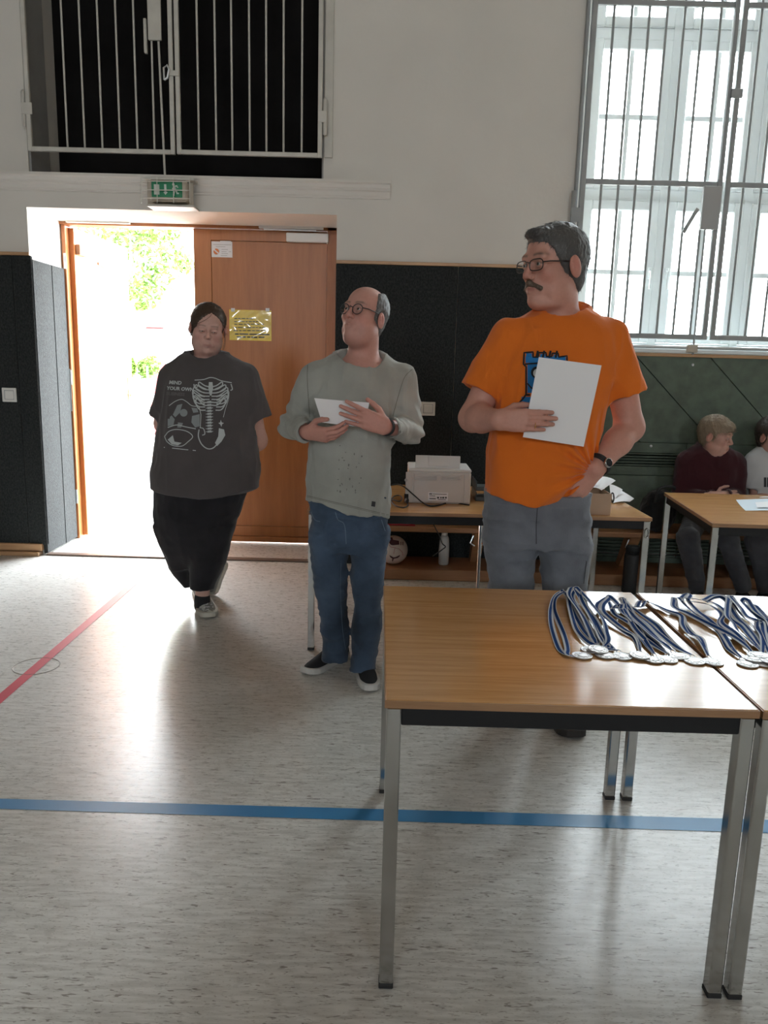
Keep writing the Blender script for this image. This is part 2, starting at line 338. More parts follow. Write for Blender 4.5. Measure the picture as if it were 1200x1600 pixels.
MB().tube([(cc[0] + rr_*math.cos(a), cc[1] + rr_*math.sin(a), .0005) for a in np.linspace(0, 2*PI, 49)[:-1]], .0022, 5, closed=True).build('socket_cover_ring', mat('floor_ring', (.30, .27, .24), .5), fl)

# ---------------------------------------------------------------- door
door = thing('door_1', (-1.44, WD, 0), 'orange-brown double door in a deep reveal, one leaf open', 'door', kind='structure')
fx0 = PY(85, 350, WD)[0]; fx1 = PY(524, 400, WD)[0]; fz1 = PY(300, 349, WD)[2]; fz0 = PY(420, 359.5, WD)[2]
lx = PY(305, 500, WD)[0]; jx = PY(106, 430, WD)[0]; rx = PY(511, 450, WD)[0]
fx0 = max(fx0, DX0); fx1 = DX1 + .002
MB().bbox(fx0, fx1, WD-.03, WD+.09, fz0, fz1+.03, .004).build('door_frame', M['framewood'], door)
fj = MB(); fj.bbox(DX0+.001, jx-.045, WD-.03, WD+.09, 0, fz1, .004); fj.bbox(jx-.045, jx-.028, WD+.0, WD+.09, 0, fz0, .002); fj.bbox(jx-.028, jx, WD-.02, WD+.09, 0, fz0, .004); fj.build('door_frame', M['framewood'], door)
MB().bbox(rx, fx1, WD-.03, WD+.09, 0, fz1, .004).build('door_frame', M['framewood'], door)
# closed leaf: stiles, rails, recessed panel, kick board
leaf = MB(); px_ = PY(331, 420, WD)[0]; pz_ = PY(420, 378, WD)[2]; k1 = PY(420, 822, WD)[2]; k2 = PY(420, 838, WD)[2]
leaf.bbox(lx, px_-.002, WD-.006, WD+.04, .008, fz0-.003, .002); leaf.bbox(px_-.002, rx-.003, WD-.006, WD+.04, pz_+.002, fz0-.003, .002)
lf = leaf.build('door_leaf', M['doorwood'], door)
MB().bbox(px_+.001, rx-.003, WD-.004, WD+.035, k1+.002, pz_-.001, .002).build('leaf_panel', M['doorwood'], lf)
MB().bbox(px_+.001, rx-.003, WD-.006, WD+.04, k2+.001, k1-.001, .003).build('kick_board', M['doorwood'], lf)
MB().bbox(px_+.001, rx-.003, WD-.016, WD+.04, .008, k2-.001, .004).build('kick_board', M['doorwood'], lf)
MB().box(lx+.02, rx-.02, WD+.036, WD+.045, .01, fz0-.01).build('leaf_core', M['framewood'], lf)
# open leaf swung outwards
hx = jx - .012; LW = 1.02; oa = math.radians(86.5); Rl = rotz(oa); hc = (hx, WD+.05, 0)
ol = MB().bbox(0, LW, -.05, 0, .012, fz0-.012, .004, Rl, hc).build('door_leaf', M['doorwood'], door)
MB().bbox(LW-.10, LW+.004, -.056, -.05, 1.02, 1.24, .002, Rl, hc).build('lock_plate', M['alu'], ol)
hd = MB(); hd.tube([Rl @ np.array(p) + hc for p in ((LW-.06, -.05, 1.09), (LW-.06, -.105, 1.09), (LW-.19, -.105, 1.09))], .011, 8); hd.build('door_handle', M['alu'], ol)
MB().bbox(.02, .16, -.085, -.05, fz0-.20, fz0-.125, .004, Rl, hc).build('closer_body', M['benchwood'], ol)
MB().bbox(.05, .30, -.10, -.085, fz0-.215, fz0-.195, .002, Rl @ roty(.12), hc).build('closer_arm', M['benchwood'], ol)
for z in (.28, 1.2, 2.05): MB().lathe([(.012, 0), (.012, .11)], (hx+.0, WD-.012, z), 10).build('hinge', M['alu'], door)
MB().bbox(jx-.024, jx-.008, WD-.024, WD-.018, 1.0, 1.32, .001).build('strike_plate', M['alu'], door)
def pxbox(name, u0, v0, u1, v1, Y, d, m, par, b=.003):
    a, c = PY(u0, v0, Y), PY(u1, v1, Y)
    a2, c2 = PY(u0, v1, Y), PY(u1, v0, Y)
    x0, x1 = (a[0]+a2[0])/2, (c[0]+c2[0])/2; z1, z0 = (a[2]+c2[2])/2, (c[2]+a2[2])/2
    return MB().bbox(x0, x1, Y, Y+d, z0, z1, b).build(name, M[m], par)
pxbox('closer_rail', 404, 349.5, 505, 357.5, WD-.065, .03, 'whiteplastic', door); pxbox('closer_rail', 102, 341, 202, 348.5, WD-.065, .03, 'whiteplastic', door)
pxbox('closer_body', 447, 364, 513, 378, WD-.065, .055, 'whiteplastic', door, .005)
MB().tube([PY(412, 358.5, WD-.045), PY(494, 361, WD-.045)], .006, 6).build('closer_arm', M['alu'], door)

# ---------------------------------------------------------------- notices on the door
def sheet(name, u0, v0, u1, v1, Y, m, label, cat):
    a = PY((u0+u1)/2, v1, Y); t = thing(name, a, label, cat)
    pxbox('paper', u0, v0, u1, v1, Y-.003, .002, m, t, .0005); return t
def ptext(t, Y, u, v, size, s, m, name='lettering', rot=0, bold=0, align='CENTER', shear=0):
    c = bpy.data.curves.new(name, 'FONT'); c.body = s; c.size = size; c.align_x = align; c.align_y = 'CENTER'; c.extrude = .0004; c.offset = bold; c.resolution_u = 2; c.shear = shear
    o = bpy.data.objects.new(name, c); COL.objects.link(o); dg = bpy.context.evaluated_depsgraph_get(); me = bpy.data.meshes.new_from_object(o.evaluated_get(dg)); bpy.data.objects.remove(o); bpy.data.curves.remove(c)
    vs_ = np.array([v_.co[:] for v_ in me.vertices]); fs = [list(p.vertices) for p in me.polygons]; bpy.data.meshes.remove(me)
    return vs_, fs
def text_on_wall(t, Y, u, v, size, s, m, bold=0, align='CENTER'):
    vs_, fs = ptext(t, Y, u, v, size, s, m, bold=bold, align=align); p = PY(u, v, Y)
    vs_ = np.stack([p[0] + vs_[:, 0], np.full(len(vs_), Y) - vs_[:, 2]*.5 - .0008, p[2] + vs_[:, 1]], 1)
    return meshobj('lettering', vs_, fs, M[m], t)
YN = WD - .004
yn = sheet('notice_sheet', 358.5, 484.5, 424, 532, YN, 'yellow', 'crumpled yellow notice in a clear sleeve taped to the brown door', 'notice')
rows = [(497, 366, 398, 3), (502, 366, 405, 3), (506, 366, 412, 4), (511, 365, 415, 5), (516, 365, 416, 6)]
for v_, a, e, n in rows:
    x = a
    while x < e - 3:
        w_ = random.uniform(3, 8); pxbox('lettering', x, v_, min(x+w_, e), v_+1.3, YN-.0045, .001, 'ink', yn, .0002); x += w_ + 1.4
x = 368
for a, e, v_ in ((367, 373, 521), (374, 388, 521), (389.5, 401, 521.4), (402, 408, 521.6), (409, 421, 521.8), (370, 377, 525.5), (379, 384, 525.6), (386, 391, 525.8), (392.5, 402, 526), (404, 413, 526)):
    pxbox('lettering', a, v_, e, v_+1.9, YN-.0045, .001, 'ink', yn, .0002)
for u in (364, 418): pxbox('tape', u-3, 481.5, u+3, 487, YN-.004, .001, 'whiteplastic', yn, .0002)
sv = []; sf = []; nu, nv = 24, 18
for j in range(nv+1):
    for i in range(nu+1):
        p = PY(359.2 + 64*i/nu, 485.2 + 46*j/nv, YN-.0065); sv.append((p[0], p[1] - .007*abs(math.sin(i*.33 + 1.3*math.sin(j*.4)) * math.sin(j*.36 + i*.12)), p[2]))
for j in range(nv):
    for i in range(nu): sf.append((j*(nu+1)+i, (j+1)*(nu+1)+i, (j+1)*(nu+1)+i+1, j*(nu+1)+i+1))
gs = bpy.data.materials.new('clear_sleeve'); gs.use_nodes = True; n_ = gs.node_tree; n_.nodes.clear()
o_ = n_.nodes.new('ShaderNodeOutputMaterial'); t_ = n_.nodes.new('ShaderNodeBsdfTransparent'); g_ = n_.nodes.new('ShaderNodeBsdfGlossy'); x_ = n_.nodes.new('ShaderNodeMixShader')
g_.inputs['Roughness'].default_value = .12; x_.inputs[0].default_value = .13; n_.links.new(t_.outputs[0], x_.inputs[1]); n_.links.new(g_.outputs[0], x_.inputs[2]); n_.links.new(x_.outputs[0], o_.inputs[0])
meshobj('clear_sleeve', sv, sf, gs, yn, True)
wn = sheet('door_sticker', 330.5, 377.5, 363, 402, YN, 'paper', 'small white printed card with an orange round mark on the door', 'card')
pxbox('card_tab', 344, 376.5, 361, 381, YN-.0032, .002, 'paper', wn, .0003)
p = PY(338, 393, YN-.005); MB().lathe([(.021, 0), (.021, .001)], p, 20, rotx(PI/2)).build('round_mark', M['orangeink'], wn)
MB().box(-.02, .02, -.0035, -.002, -.005, .005, roty(.7), p).build('round_mark_bar', M['paper'], wn)
for a, e, v_ in ((333, 361, 382), (337, 352, 385), (346, 356, 389.5), (346, 354, 393), (346, 356, 396), (357.5, 361, 393), (345, 355, 399)): pxbox('lettering', a, v_, e, v_+.7, YN-.0045, .001, 'greyplastic', wn, .0001)

# ---------------------------------------------------------------- exit sign
ex = thing('exit_sign', PY(261, 318, W), 'green emergency exit sign with wire guard above the open door', 'sign')
pxbox('back_plate', 230, 279, 302, 320, W-.012-.075, .012, 'signbox', ex); pxbox('housing', 234, 281, 292, 315, W-.155, .08, 'signbox', ex, .01)
pxbox('sign_face', 236.5, 283.5, 284.5, 308, W-.160, .006, 'signgreen', ex, .002); pxbox('bottom_rim', 229, 319.5, 303, 323, W-.16, .155, 'cagepaint', ex); pxbox('top_rim', 226, 276.5, 303, 281, W-.16, .155, 'cagepaint', ex)
YS = W-.1605
pxbox('door_symbol', 240.5, 288, 249, 304, YS-.002, .002, 'signwhite', ex, .0003)
def pxpoly(name, pts, Y, m, par, t=.002):
    q = [PY(u, v, Y) for u, v in pts]; return MB().prism([(p[0], p[2]) for p in q], (0, Y, 0), (1, 0, 0), (0, 0, 1), (0, -1, 0), t).build(name, M[m], par)
pxpoly('arrow_symbol', [(256.3, 288), (259.8, 288), (260.3, 300), (262.3, 300), (258.6, 304.5), (255.2, 300), (257, 300)], YS, 'signwhite', ex)
rm = MB()
def limb(pts, r): rm.tube([PY(u, v, YS-.001) for u, v in pts], r, 6)
rm.lathe([(.008, 0), (.008, .002)], PY(271, 288.2, YS-.001), 12, rotx(PI/2)); limb([(272, 291), (273.5, 296.5)], .008); limb([(272.5, 291), (276.5, 290.5), (278, 293.5)], .0045)
limb([(272, 292.5), (269.5, 295.5)], .0045); limb([(273.5, 296.5), (272, 301.5), (271.3, 305.5)], .005); limb([(273.5, 296.5), (276, 299.5), (276.5, 302.3), (279.5, 302)], .005); rm.build('running_figure', M['signwhite'], ex)
for v_ in (282.5, 296.2, 309): MB().tube([PY(219.5, v_+.2, W-.02), PY(219.5, v_+.2, W-.19), PY(296.5, v_+1.3, W-.19), PY(296.5, v_+1.3, W-.02)], .0028, 6).build('guard_wire', M['wire'], ex)
for u in (220.3, 245, 270.5, 296): MB().tube([PY(u, 277, W-.15), PY(u, 277, W-.193), PY(u+.8, 317, W-.193), PY(u+.8, 317, W-.15)], .0028, 6).build('guard_wire', M['wire'], ex)

# ---------------------------------------------------------------- barred gates in front of the niche
def bar_gate(name, label, Y, ul, ur, vb, zt, bars, group, m='cagepaint', fw=.028, cols=None):
    xl = PY(ul, vb, Y)[0]; xr = PY(ur, vb, Y)[0]; zb = PY((ul+ur)/2, vb, Y)[2]
    t = thing(name, ((xl+xr)/2, Y, zb), label, 'grille', group)
    MB().bbox(xl, xl+fw, Y-.012, Y+.012, zb, zt, .003).build('frame_stile', M[m], t); MB().bbox(xr-fw, xr, Y-.012, Y+.012, zb, zt, .003).build('frame_stile', M[m], t)
    MB().bbox(xl+fw, xr-fw, Y-.012, Y+.012, zb, zb+fw, .003).build('frame_rail', M[m], t); MB().bbox(xl+fw, xr-fw, Y-.012, Y+.012, zt-fw, zt, .003).build('frame_rail', M[m], t)
    for x in bars: MB().tube([(x, Y, zb+.01), (x, Y, zt-.01)], .0068, 8).build('bar', M[m], t, True)
    return t, xl, xr, zb
YG = W-.055
b1 = [PY(u, 225, YG)[0] for u in (105.5, 132.5, 160, 187.6, 214.8, 241.3)]
gA, xl, xr, zb = bar_gate('bar_gate', 'cream barred gate with the lock plate over the black niche', YG, 45, 274, 239, 4.35, b1, 'barred gates over the door')
b2 = [PY(u, 230, YG)[0] for u in (311, 338, 363.2, 390.4, 416.3, 443, 471.3)]
gB, xl2, xr2, zb2 = bar_gate('bar_gate', 'cream barred gate with evenly spaced bars beside the lock plate', YG, 277, 503, 244, 4.35, b2, 'barred gates over the door')
pl = PY(232, 63, YG-.02); pr = PY(250, 63, YG-.02)
MB().bbox(pl[0], pr[0]+.01, YG-.03, YG-.012, pl[2], 3.9, .003).build('lock_plate', M['cagepaint'], gA)
p1 = PY(257, 236, YG); MB().tube([(p1[0], YG-.004, p1[2]-.16), (p1[0]-.022, YG-.004, p1[2]+.8)], .0075, 8).build('lock_rod', M['cagepaint'], gA)
la = PY(229, 84, YG-.02); MB().bbox(la[0]-.012, la[0]+.006, YG-.035, YG-.01, la[2], la[2]+.2, .003).build('lock_lever', M['cagepaint'], gA)
lp = PY(262, 115, YG-.02)
MB().tube([lp + np.array(q) for q in ((-.02, -.01, -.04), (-.022, -.01, .03), (.0, -.012, .045), (.012, -.012, .02), (.0, -.012, -.03), (-.02, -.01, -.04))], .007, 8).build('padlock', M['alu'], gA)
MB().bbox(lp[0]+.0, lp[0]+.07, YG-.022, YG-.012, lp[2]-.012, lp[2]+.02, .002).build('latch_tongue', M['cagepaint'], gB)
for gte, u, v_, s in ((gA, 37, 170, -1), (gB, 508, 183, 1)):
    h_ = PY(u, v_, YG); MB().bbox(h_[0]-.045 if s > 0 else h_[0]-.01, h_[0]+.01 if s > 0 else h_[0]+.06, YG-.016, YG-.008, h_[2]-.035, h_[2]+.035, .002).build('hinge_leaf', M['cagepaint'], gte)
    MB().lathe([(.0, -.11), (.014, -.105), (.014, -.003), (.010, 0), (.014, .003), (.014, .10), (.006, .115)], (h_[0], YG-.0, h_[2]), 12).build('hinge_pin', M['cagepaint'], gte, True)
fr = PY(511, 246, W-.02); fo = MB().bbox(fr[0]-.02, fr[0]+.035, W-.02, W-.001, fr[2], 4.4, .003).build('trim_7', M['cagepaint'], loc=(fr[0], W, fr[2])); tag(fo, 'cream steel upright the barred gate hangs on', 'trim', kind='structure')

# ---------------------------------------------------------------- window and its grille
def zpx(v, Y, u=980): return PY(u, v, Y)[2]
YW = W+.32
rows_z = [(zpx(521, YW, 960), zpx(329, YW, 965), zpx(425, YW, 962)), (zpx(281, YW), zpx(79, YW), zpx(183, YW)), (zpx(27, YW), 5.1, None)]
g0 = [PY(935.5 + 134.7*k, 175, YW)[0] for k in range(3)]; gw = PY(1027, 175, YW)[0] - PY(935.5, 175, YW)[0]; per = g0[1] - g0[0]
def window(n, dx):
    win = thing('window_%d' % n, (WX0+dx+WW/2, YW, WZ0), ('tall white casement window behind grey bars', 'window')[0], 'window', kind='structure')
    fr_ = MB(); x0, x1 = WX0+dx, WX0+dx+WW
    fr_.box(x0, g0[0]+dx-.07, YW, YW+.08, WZ0, WZ1); fr_.box(g0[0]+dx+per*2+gw+.07, x1, YW, YW+.08, WZ0, WZ1)
    for k in (1, 2): a = g0[k]+dx; c_ = (a + g0[k-1]+dx+gw)/2; fr_.box(c_-.028, c_+.028, YW-.012, YW+.08, WZ0, WZ1)
    zs = [WZ0, (rows_z[0][1]+rows_z[1][0])/2, (rows_z[1][1]+rows_z[2][0])/2, WZ1]
    fr_.box(x0, x1, YW-.004, YW+.08, WZ0, rows_z[0][0]-.06)
    for z in zs[1:3]: fr_.box(x0, x1, YW-.006, YW+.08, z-.035, z+.035)
    fr_.build('window_frame', M['pvc'], win)
    for r, (za, zb_, zm) in enumerate(rows_z):
        for k in range(3):
            a = g0[k]+dx; e = a+gw; w_ = per/2-gw/2-.03; o0, o1 = a-w_, e+w_; q0, q1 = max(zs[r]+.037, za-.08) if r else za-.058, min(zs[r+1]-.037, zb_+.10)
            s = MB(); d0_, d1_ = YW-.022, YW+.05
            s.bbox(o0, a, d0_, d1_, q0, q1, .006); s.bbox(e, o1, d0_, d1_, q0, q1, .006); s.bbox(a, e, d0_, d1_, q0, za, .006); s.bbox(a, e, d0_, d1_, zb_, q1, .006)
            sa = s.build('sash', M['pvc'], win)
            MB().box(a, e, YW+.012, YW+.016, za, zb_).build('pane', M['glass'], sa)
            mu = MB(); mu.box((a+e)/2-.014, (a+e)/2+.014, YW-.0, YW+.03, za, zb_)
            if zm: mu.box(a, e, YW+.001, YW+.029, zm-.016, zm+.016)
            mu.build('glazing_bar', M['pvc'], sa)
            if r == 0 and k < 2:
                hx_ = (o1-.03 if k == 0 else o0+.03); hz = zpx(430, YW, 1010)
                h_ = MB(); h_.bbox(hx_-.012, hx_+.012, d0_-.012, d0_, hz-.03, hz+.05, .004); h_.tube([(hx_, d0_-.01, hz+.02), (hx_, d0_-.04, hz+.02), (hx_, d0_-.04, hz-.10)], .009, 8); h_.build('window_handle', M['pvc'], sa)
    return win
tag(window(1, 0), 'tall white casement window behind the grey grille'); tag(window(2, WSTEP), 'tall white casement window beside the grille, without bars'); tag(window(3, 2*WSTEP), 'tall white casement window at the hall corner')
YR = W-.05
gx0 = PY(926, 5, YR)[0]; gxm = (PY(1160, 0, YR)[0] + PY(1104, 527, YR)[0])/2; zbot = zpx(530, YR, 1050); ztop = zpx(8, YR, 1050) ; zmid = zpx(286, YR, 1010)
def grille(label, x0, x1, xs_, boxside):
    t = thing('window_grille', ((x0+x1)/2, YR, zbot), label, 'grille', 'hinged grilles over the window')
    fw = .034; zt = 5.0
    for x in (x0, x1-fw): MB().bbox(x, x+fw, YR-.014, YR+.014, zbot, zt, .003).build('frame_stile', M['cagegrey'], t)
    for z in (zbot, zmid-fw/2, ztop-.01, zt-fw): MB().bbox(x0+fw, x1-fw, YR-.013, YR+.013, z, z+fw, .003).build('frame_rail', M['cagegrey'], t)
    for x in xs_: MB().tube([(x, YR, zbot+.01), (x, YR, zt-.01)], .0088, 8).build('bar', M['cagegrey'], t, True)
    return t
zb_ = zpx(10, YR, 1000)
bx = [PY(960.5, 10, YR)[0] + i*(PY(1099, 10, YR)[0]-PY(960.5, 10, YR)[0])/5 for i in range(6)]
bx.append(bx[-1] + .115)
gw1 = grille('grey barred window grille with the lock box and lever', gx0, gxm-.006, bx, 1)
lb = PY(1092, 359, YR-.02); lt = PY(1122, 292, YR-.02)
MB().bbox(lb[0], PY(1118, 359, YR-.02)[0]+.01, YR-.045, YR-.014, lb[2], lt[2], .003).build('lock_box', M['greyplastic'], gw1)
MB().box(-.012, .012, -.006, .006, -.17, 0, roty(.48), PY(1090, 326, YR-.03)).build('lock_lever', M['cagegrey'], gw1)
lr_ = PY(1100, 358, YR); MB().tube([(lr_[0], YR-.02, zbot-.10), (lr_[0], YR-.02, lr_[2]+.05)], .007, 8).build('lock_rod', M['cagegrey'], gw1)
lq = PY(1129, 40, YR); MB().tube([(lr_[0]+.06, YR-.02, zmid+.03), (lr_[0]+.06, YR-.02, 4.9)], .006, 8).build('lock_rod', M['cagegrey'], gw1)
lk = PY(1149, 148, YR-.02); MB().bbox(lk[0]-.03, lk[0]+.045, YR-.03, YR-.013, lk[2]-.02, lk[2]+.035, .004).build('latch', M['cagegrey'], gw1)
gw2 = grille('grey barred window grille beyond the double uprights', gxm+.014, gxm+.014+1.05, [gxm+.014+.12+.117*i for i in range(8)], 0)
for z in (zpx(330, YR, 898),): 
    MB().lathe([(0, -.13), (.016, -.125), (.016, .125), (0, .13)], (gx0-.035, YR, z), 10).build('hinge_pin', M['cagegrey'], gw1, True); MB().bbox(gx0-.05, gx0+.01, YR-.02, YR-.012, z-.07, z+.02, .002).build('hinge_leaf', M['cagegrey'], gw1)
ra = PY(985, 541, W-.07); MB().tube([(WX0, W-.075, zpx(543, W-.075, 1080)), (WX0+WW, W-.075, zpx(543, W-.075, 1080))], .010, 10).build('sill_rail', M['alu'], so)
bb = PY(1082, 552, W-.1); MB().bbox(bb[0]-.035, bb[0]+.035, W-.10, W-.06, bb[2]+.005, bb[2]+.055, .004).build('rod_bracket', M['signbox'], so)
up = MB().bbox(gx0-.028, gx0-.008, W-.04, W-.001, 1.58, 5.1, .003).build('trim_8', M['cagegrey'], loc=(gx0, W, 1.58)); tag(up, 'grey steel upright beside the window opening', 'trim', kind='structure')

# ---------------------------------------------------------------- light switches
def switch(u0, v0, u1, v1, label, two=False):
    Y = W-.03; t = thing('light_switch', PY((u0+u1)/2, v1, Y), label, 'switch'); f = pxbox('cover_frame', u0, v0, u1, v1, Y-.012, .012, 'whiteplastic', t)
    pxbox('rocker', u0+4.5, v0+4.5, u1-4.5, v1-4.5, Y-.017, .008, 'whiteplastic', t); pxbox('rocker_rim', u0+3.5, v0+3.5, u1-3.5, v1-3.5, Y-.0135, .004, 'greyplastic', t, .001)
switch(3, 606, 25, 628, 'white light switch on the dark felt left of the open door'); switch(657.5, 628, 680, 649.5, 'white light switch on the black felt above the printer table')
# ================================================================ outside the open door
gd = MB().box(-30, 14, W+T, 60, -.16, -.04).build('ground', mat('pale_paving', (.62, .60, .56), .9, var=.08, scale=2), loc=(0, 8, -.04)); tag(gd, 'pale sunlit yard outside the door', 'ground', kind='structure')
M['bark'] = mat('pale_bark', (.22, .20, .17), .9, var=.2, scale=12)
lm = mat('spring_leaf', (.10, .19, .02), .5, var=.25, scale=1.5); b_ = lm.node_tree.nodes['Principled BSDF']
b_.inputs['Transmission Weight'].default_value = 0
M['leaf'] = lm
def leaves(name, centers, n, size, par, rng, m):
    """leaf blades: folded rhombi"""
    V = []; Fc = []
    for c, R in centers:
        for _ in range(n):
            d = rng.normal(size=3); d /= np.linalg.norm(d); p = np.array(c) + d*np.array(R)*rng.uniform(.2, 1)**.5
            a = rng.normal(size=3); a /= np.linalg.norm(a); b = np.cross(a, rng.normal(size=3)); b /= np.linalg.norm(b); s = size*rng.uniform(.6, 1.3); nn = np.cross(a, b)
            k = len(V); V += [p - a*s, p + b*s*.45 + nn*s*.15, p + a*s, p - b*s*.45 + nn*s*.15]; Fc += [(k, k+1, k+2), (k, k+2, k+3)]
    o = meshobj(name, V, Fc, m, par); tag(o, kind='stuff'); return o
TY = 13.0
tb = PZ(196, 545, 0); base = PY(196, 560, TY); base[2] = -.04
tree = thing('young_tree', base, 'slim young tree with fresh green leaves outside the open door', 'tree')
trunk_px = [(196, 600), (197, 500), (198, 460), (203, 430), (206, 400), (205, 370), (203, 340), (202, 300)]
pts = [PY(u, v, TY) for u, v in trunk_px]; pts[0][2] = -.04
tk = MB(); tk.tube(pts, [.055, .05, .048, .045, .04, .036, .03, .025], 8)
for (a, b, c_) in (((206, 375), (216, 366), (228, 352)), ((204, 445), (196, 442), (188, 450)), ((206, 420), (222, 410), (245, 395)), ((203, 380), (185, 368), (165, 360)), ((206, 400), (226, 388), (256, 386))):
    tk.tube([PY(*a, TY), PY(*b, TY-.15), PY(*c_, TY-.3)], [.022, .016, .006], 6)
tk.build('trunk', M['bark'], tree, True)
rng = np.random.default_rng(3)
cl = [((150, 362), .3), ((168, 372), .3), ((182, 366), .3), ((195, 362), .3), ((212, 360), .35), ((228, 372), .35), ((245, 365), .35), ((262, 378), .3), ((276, 405), .3), ((288, 412), .18), ((240, 395), .4), ((255, 412), .35), ((232, 420), .35), ((248, 440), .3), ((226, 445), .3), ((236, 466), .25), ((215, 452), .2), ((183, 402), .2), ((184, 425), .15), ((183, 448), .15), ((198, 458), .15), ((206, 390), .25), ((222, 478), .1), ((240, 350), .4), ((205, 345), .4), ((270, 350), .35)]
leaves('foliage', [(PY(u, v, TY + rng.uniform(-.4, .4)), (r, r, r*.8)) for (u, v), r in cl], 75, .060, tree, rng, M['leaf'])
for u0, u1, v0, Y, lab in ((195, 213, 575, 11.0, 'small round green bush next to the tree trunk'), (214, 252, 572, 11.2, 'wide round green bush behind the yard fence')):
    c = PY((u0+u1)/2, v0, Y); r = (PY(u1, v0, Y)[0]-PY(u0, v0, Y)[0])/2
    bu = thing('round_bush', (c[0], Y, -.04), lab, 'bush', 'clipped bushes in the yard')
    st = MB(); [st.tube([(c[0], Y, -.04), (c[0]+dx*.4, Y+dy*.4, c[2]*.6), (c[0]+dx, Y+dy, c[2])], [.02, .014, .006], 6) for dx, dy in ((.08, .05), (-.08, .04), (.0, -.1))]; st.build('stem', M['bark'], bu)
    leaves('foliage', [((c[0], Y, c[2]), (r, r, .16)), ((c[0]-r*.4, Y, c[2]-.05), (r*.6, r*.6, .14))], 420, .032, bu, rng, M['leaf'])
fen = thing('yard_fence', PZ(200, 640, -.04) * np.array([1, 0, 0]) + np.array([0, 9.3, -.04]), 'thin grey metal fence posts and rail in the bright yard', 'fence')
M['fence'] = mat('fence_grey', (.20, .21, .23), .5)
for u in (187, 204, 231, 260, 285): a = PY(u, 600, 9.3); MB().tube([(a[0], 9.3, -.04), (a[0], 9.3, 1.32)], .012, 6).build('post', M['fence'], fen)
a = PY(180, 590, 9.3); MB().tube([(a[0]-3, 9.3, .98), (a[0]+3, 9.3, .98)], .008, 6).build('rail', M['fence'], fen)
rp = PY(243, 545, 15.0); pp = MB(); pp.bbox(rp[0]-.16, rp[0]+.16, 14.9, 15.1, -.04, PY(243, 512, 15)[2], .02); pp.bbox(rp[0]-.22, rp[0]+.22, 14.85, 15.15, PY(243, 512, 15)[2], PY(243, 509, 15)[2], .01); po = pp.build('gate_pillar', mat('red_brick_paint', (.40, .08, .08), .8)); tag(po, 'faded red gate pillar far out in the bright yard', 'pillar')
hb = thing('far_house', (-8, 24, -.04), 'pale rendered house wall across the yard', 'building')
MB().box(-16, 4, 24, 30, -.04, 5.5).build('wall', mat('house_render', (.80, .78, .75), .9), hb); MB().prism([(-1, 0), (7, 0), (3, 2.6)], (-16.5, 24, 5.5), (0, 1, 0), (0, 0, 1), (1, 0, 0), 21).build('roof', mat('house_roof', (.5, .42, .38), .9), hb)
for k in range(5):
    x = -14 + 3.4*k; f = MB().box(x, x+1.1, 23.95, 24.02, 1.2, 2.6).build('window', M['pvc'], hb); MB().box(x+.08, x+1.02, 23.93, 23.96, 1.28, 2.52).build('pane', M['greyplastic'], f)

# ================================================================ tables
def lerp(a, b, t): return a + (b-a)*t
TH = .715
def table(label, fl_, fr_, br_, bl_, group, th=.0195, hooks=False):
    """corner order: front-left, front-right, back-right, back-left (x, y); each leg, rail and cap is its own piece"""
    c = [np.array(p, float) for p in (fl_, fr_, br_, bl_)]; ctr = sum(c)/4
    t = thing('school_table', (ctr[0], ctr[1], 0), label, 'table', group)
    ex_ = (c[1]-c[0]); wx = np.linalg.norm(ex_); ex_ = ex_/wx; ey_ = c[3]-c[0]; wy = np.linalg.norm(ey_); ey_ = ey_/wy
    R = np.array([[ex_[0], ey_[0], 0], [ex_[1], ey_[1], 0], [0, 0, 1]]); o = np.array([c[0][0], c[0][1], 0])
    z1 = TH; z0 = TH-th
    tp = MB(); tp.bbox(.0015, wx-.0015, .0015, wy-.0015, z0, z1, .0018, R, o); tp.build('tabletop', M['tabletop'], t)
    e = MB(); e.box(-.0005, wx+.0005, -.0005, .0025, z0+.001, z1-.0015, R, o); e.box(-.0005, wx+.0005, wy-.0025, wy+.0005, z0+.001, z1-.0015, R, o); e.box(-.0005, .0025, 0, wy, z0+.001, z1-.0015, R, o); e.box(wx-.0025, wx+.0005, 0, wy, z0+.001, z1-.0015, R, o); e.build('edge_band', M['tableedge'], t)
    lw = .032; i = .004
    for y in (i+.003, wy-i-.028): MB().bbox(i+lw, wx-i-lw, y, y+.025, z0-.041, z0, .002, R, o).build('frame_rail', M['black'], t)
    for x in (i+.003, wx-i-.028): MB().bbox(x, x+.025, i+lw, wy-i-lw, z0-.041, z0, .002, R, o).build('frame_rail', M['black'], t)
    for x in (i, wx-i-lw):
        for y in (i, wy-i-lw):
            L_ = MB().bbox(x, x+lw, y, y+lw, .012, z0, .003, R, o).build('leg', M['chrome'], t); MB().bbox(x-.0008, x+lw+.0008, y-.0008, y+lw+.0008, 0, .013, .002, R, o).build('foot_cap', M['rubber'], L_)
    if hooks: MB().tube([R @ np.array([wx-i-lw/2+.010*math.cos(a), i-.003, z0-.06+.022*math.sin(a)]) + o for a in np.linspace(0, 2*PI, 13)[:-1]], .004, 6, closed=True).build('coupling_ring', M['chrome'], t)
    return t
tx0, ty0, tw, td = .0056, 1.540, .798, .865
table('beech school table with the left spread of medals, chrome legs', (tx0, ty0), (tx0+tw, ty0), (tx0+tw-.006, ty0+td), (tx0-.012, ty0+td), 'tables in the front row')
g2 = .006
table('beech school table under the tangled heap of medal ribbons', (tx0+tw+g2, ty0-.002), (tx0+2*tw+g2, ty0-.002), (tx0+2*tw+g2, ty0+td-.002), (tx0+tw+g2, ty0+td-.002), 'tables in the front row')
t3y = 3.66
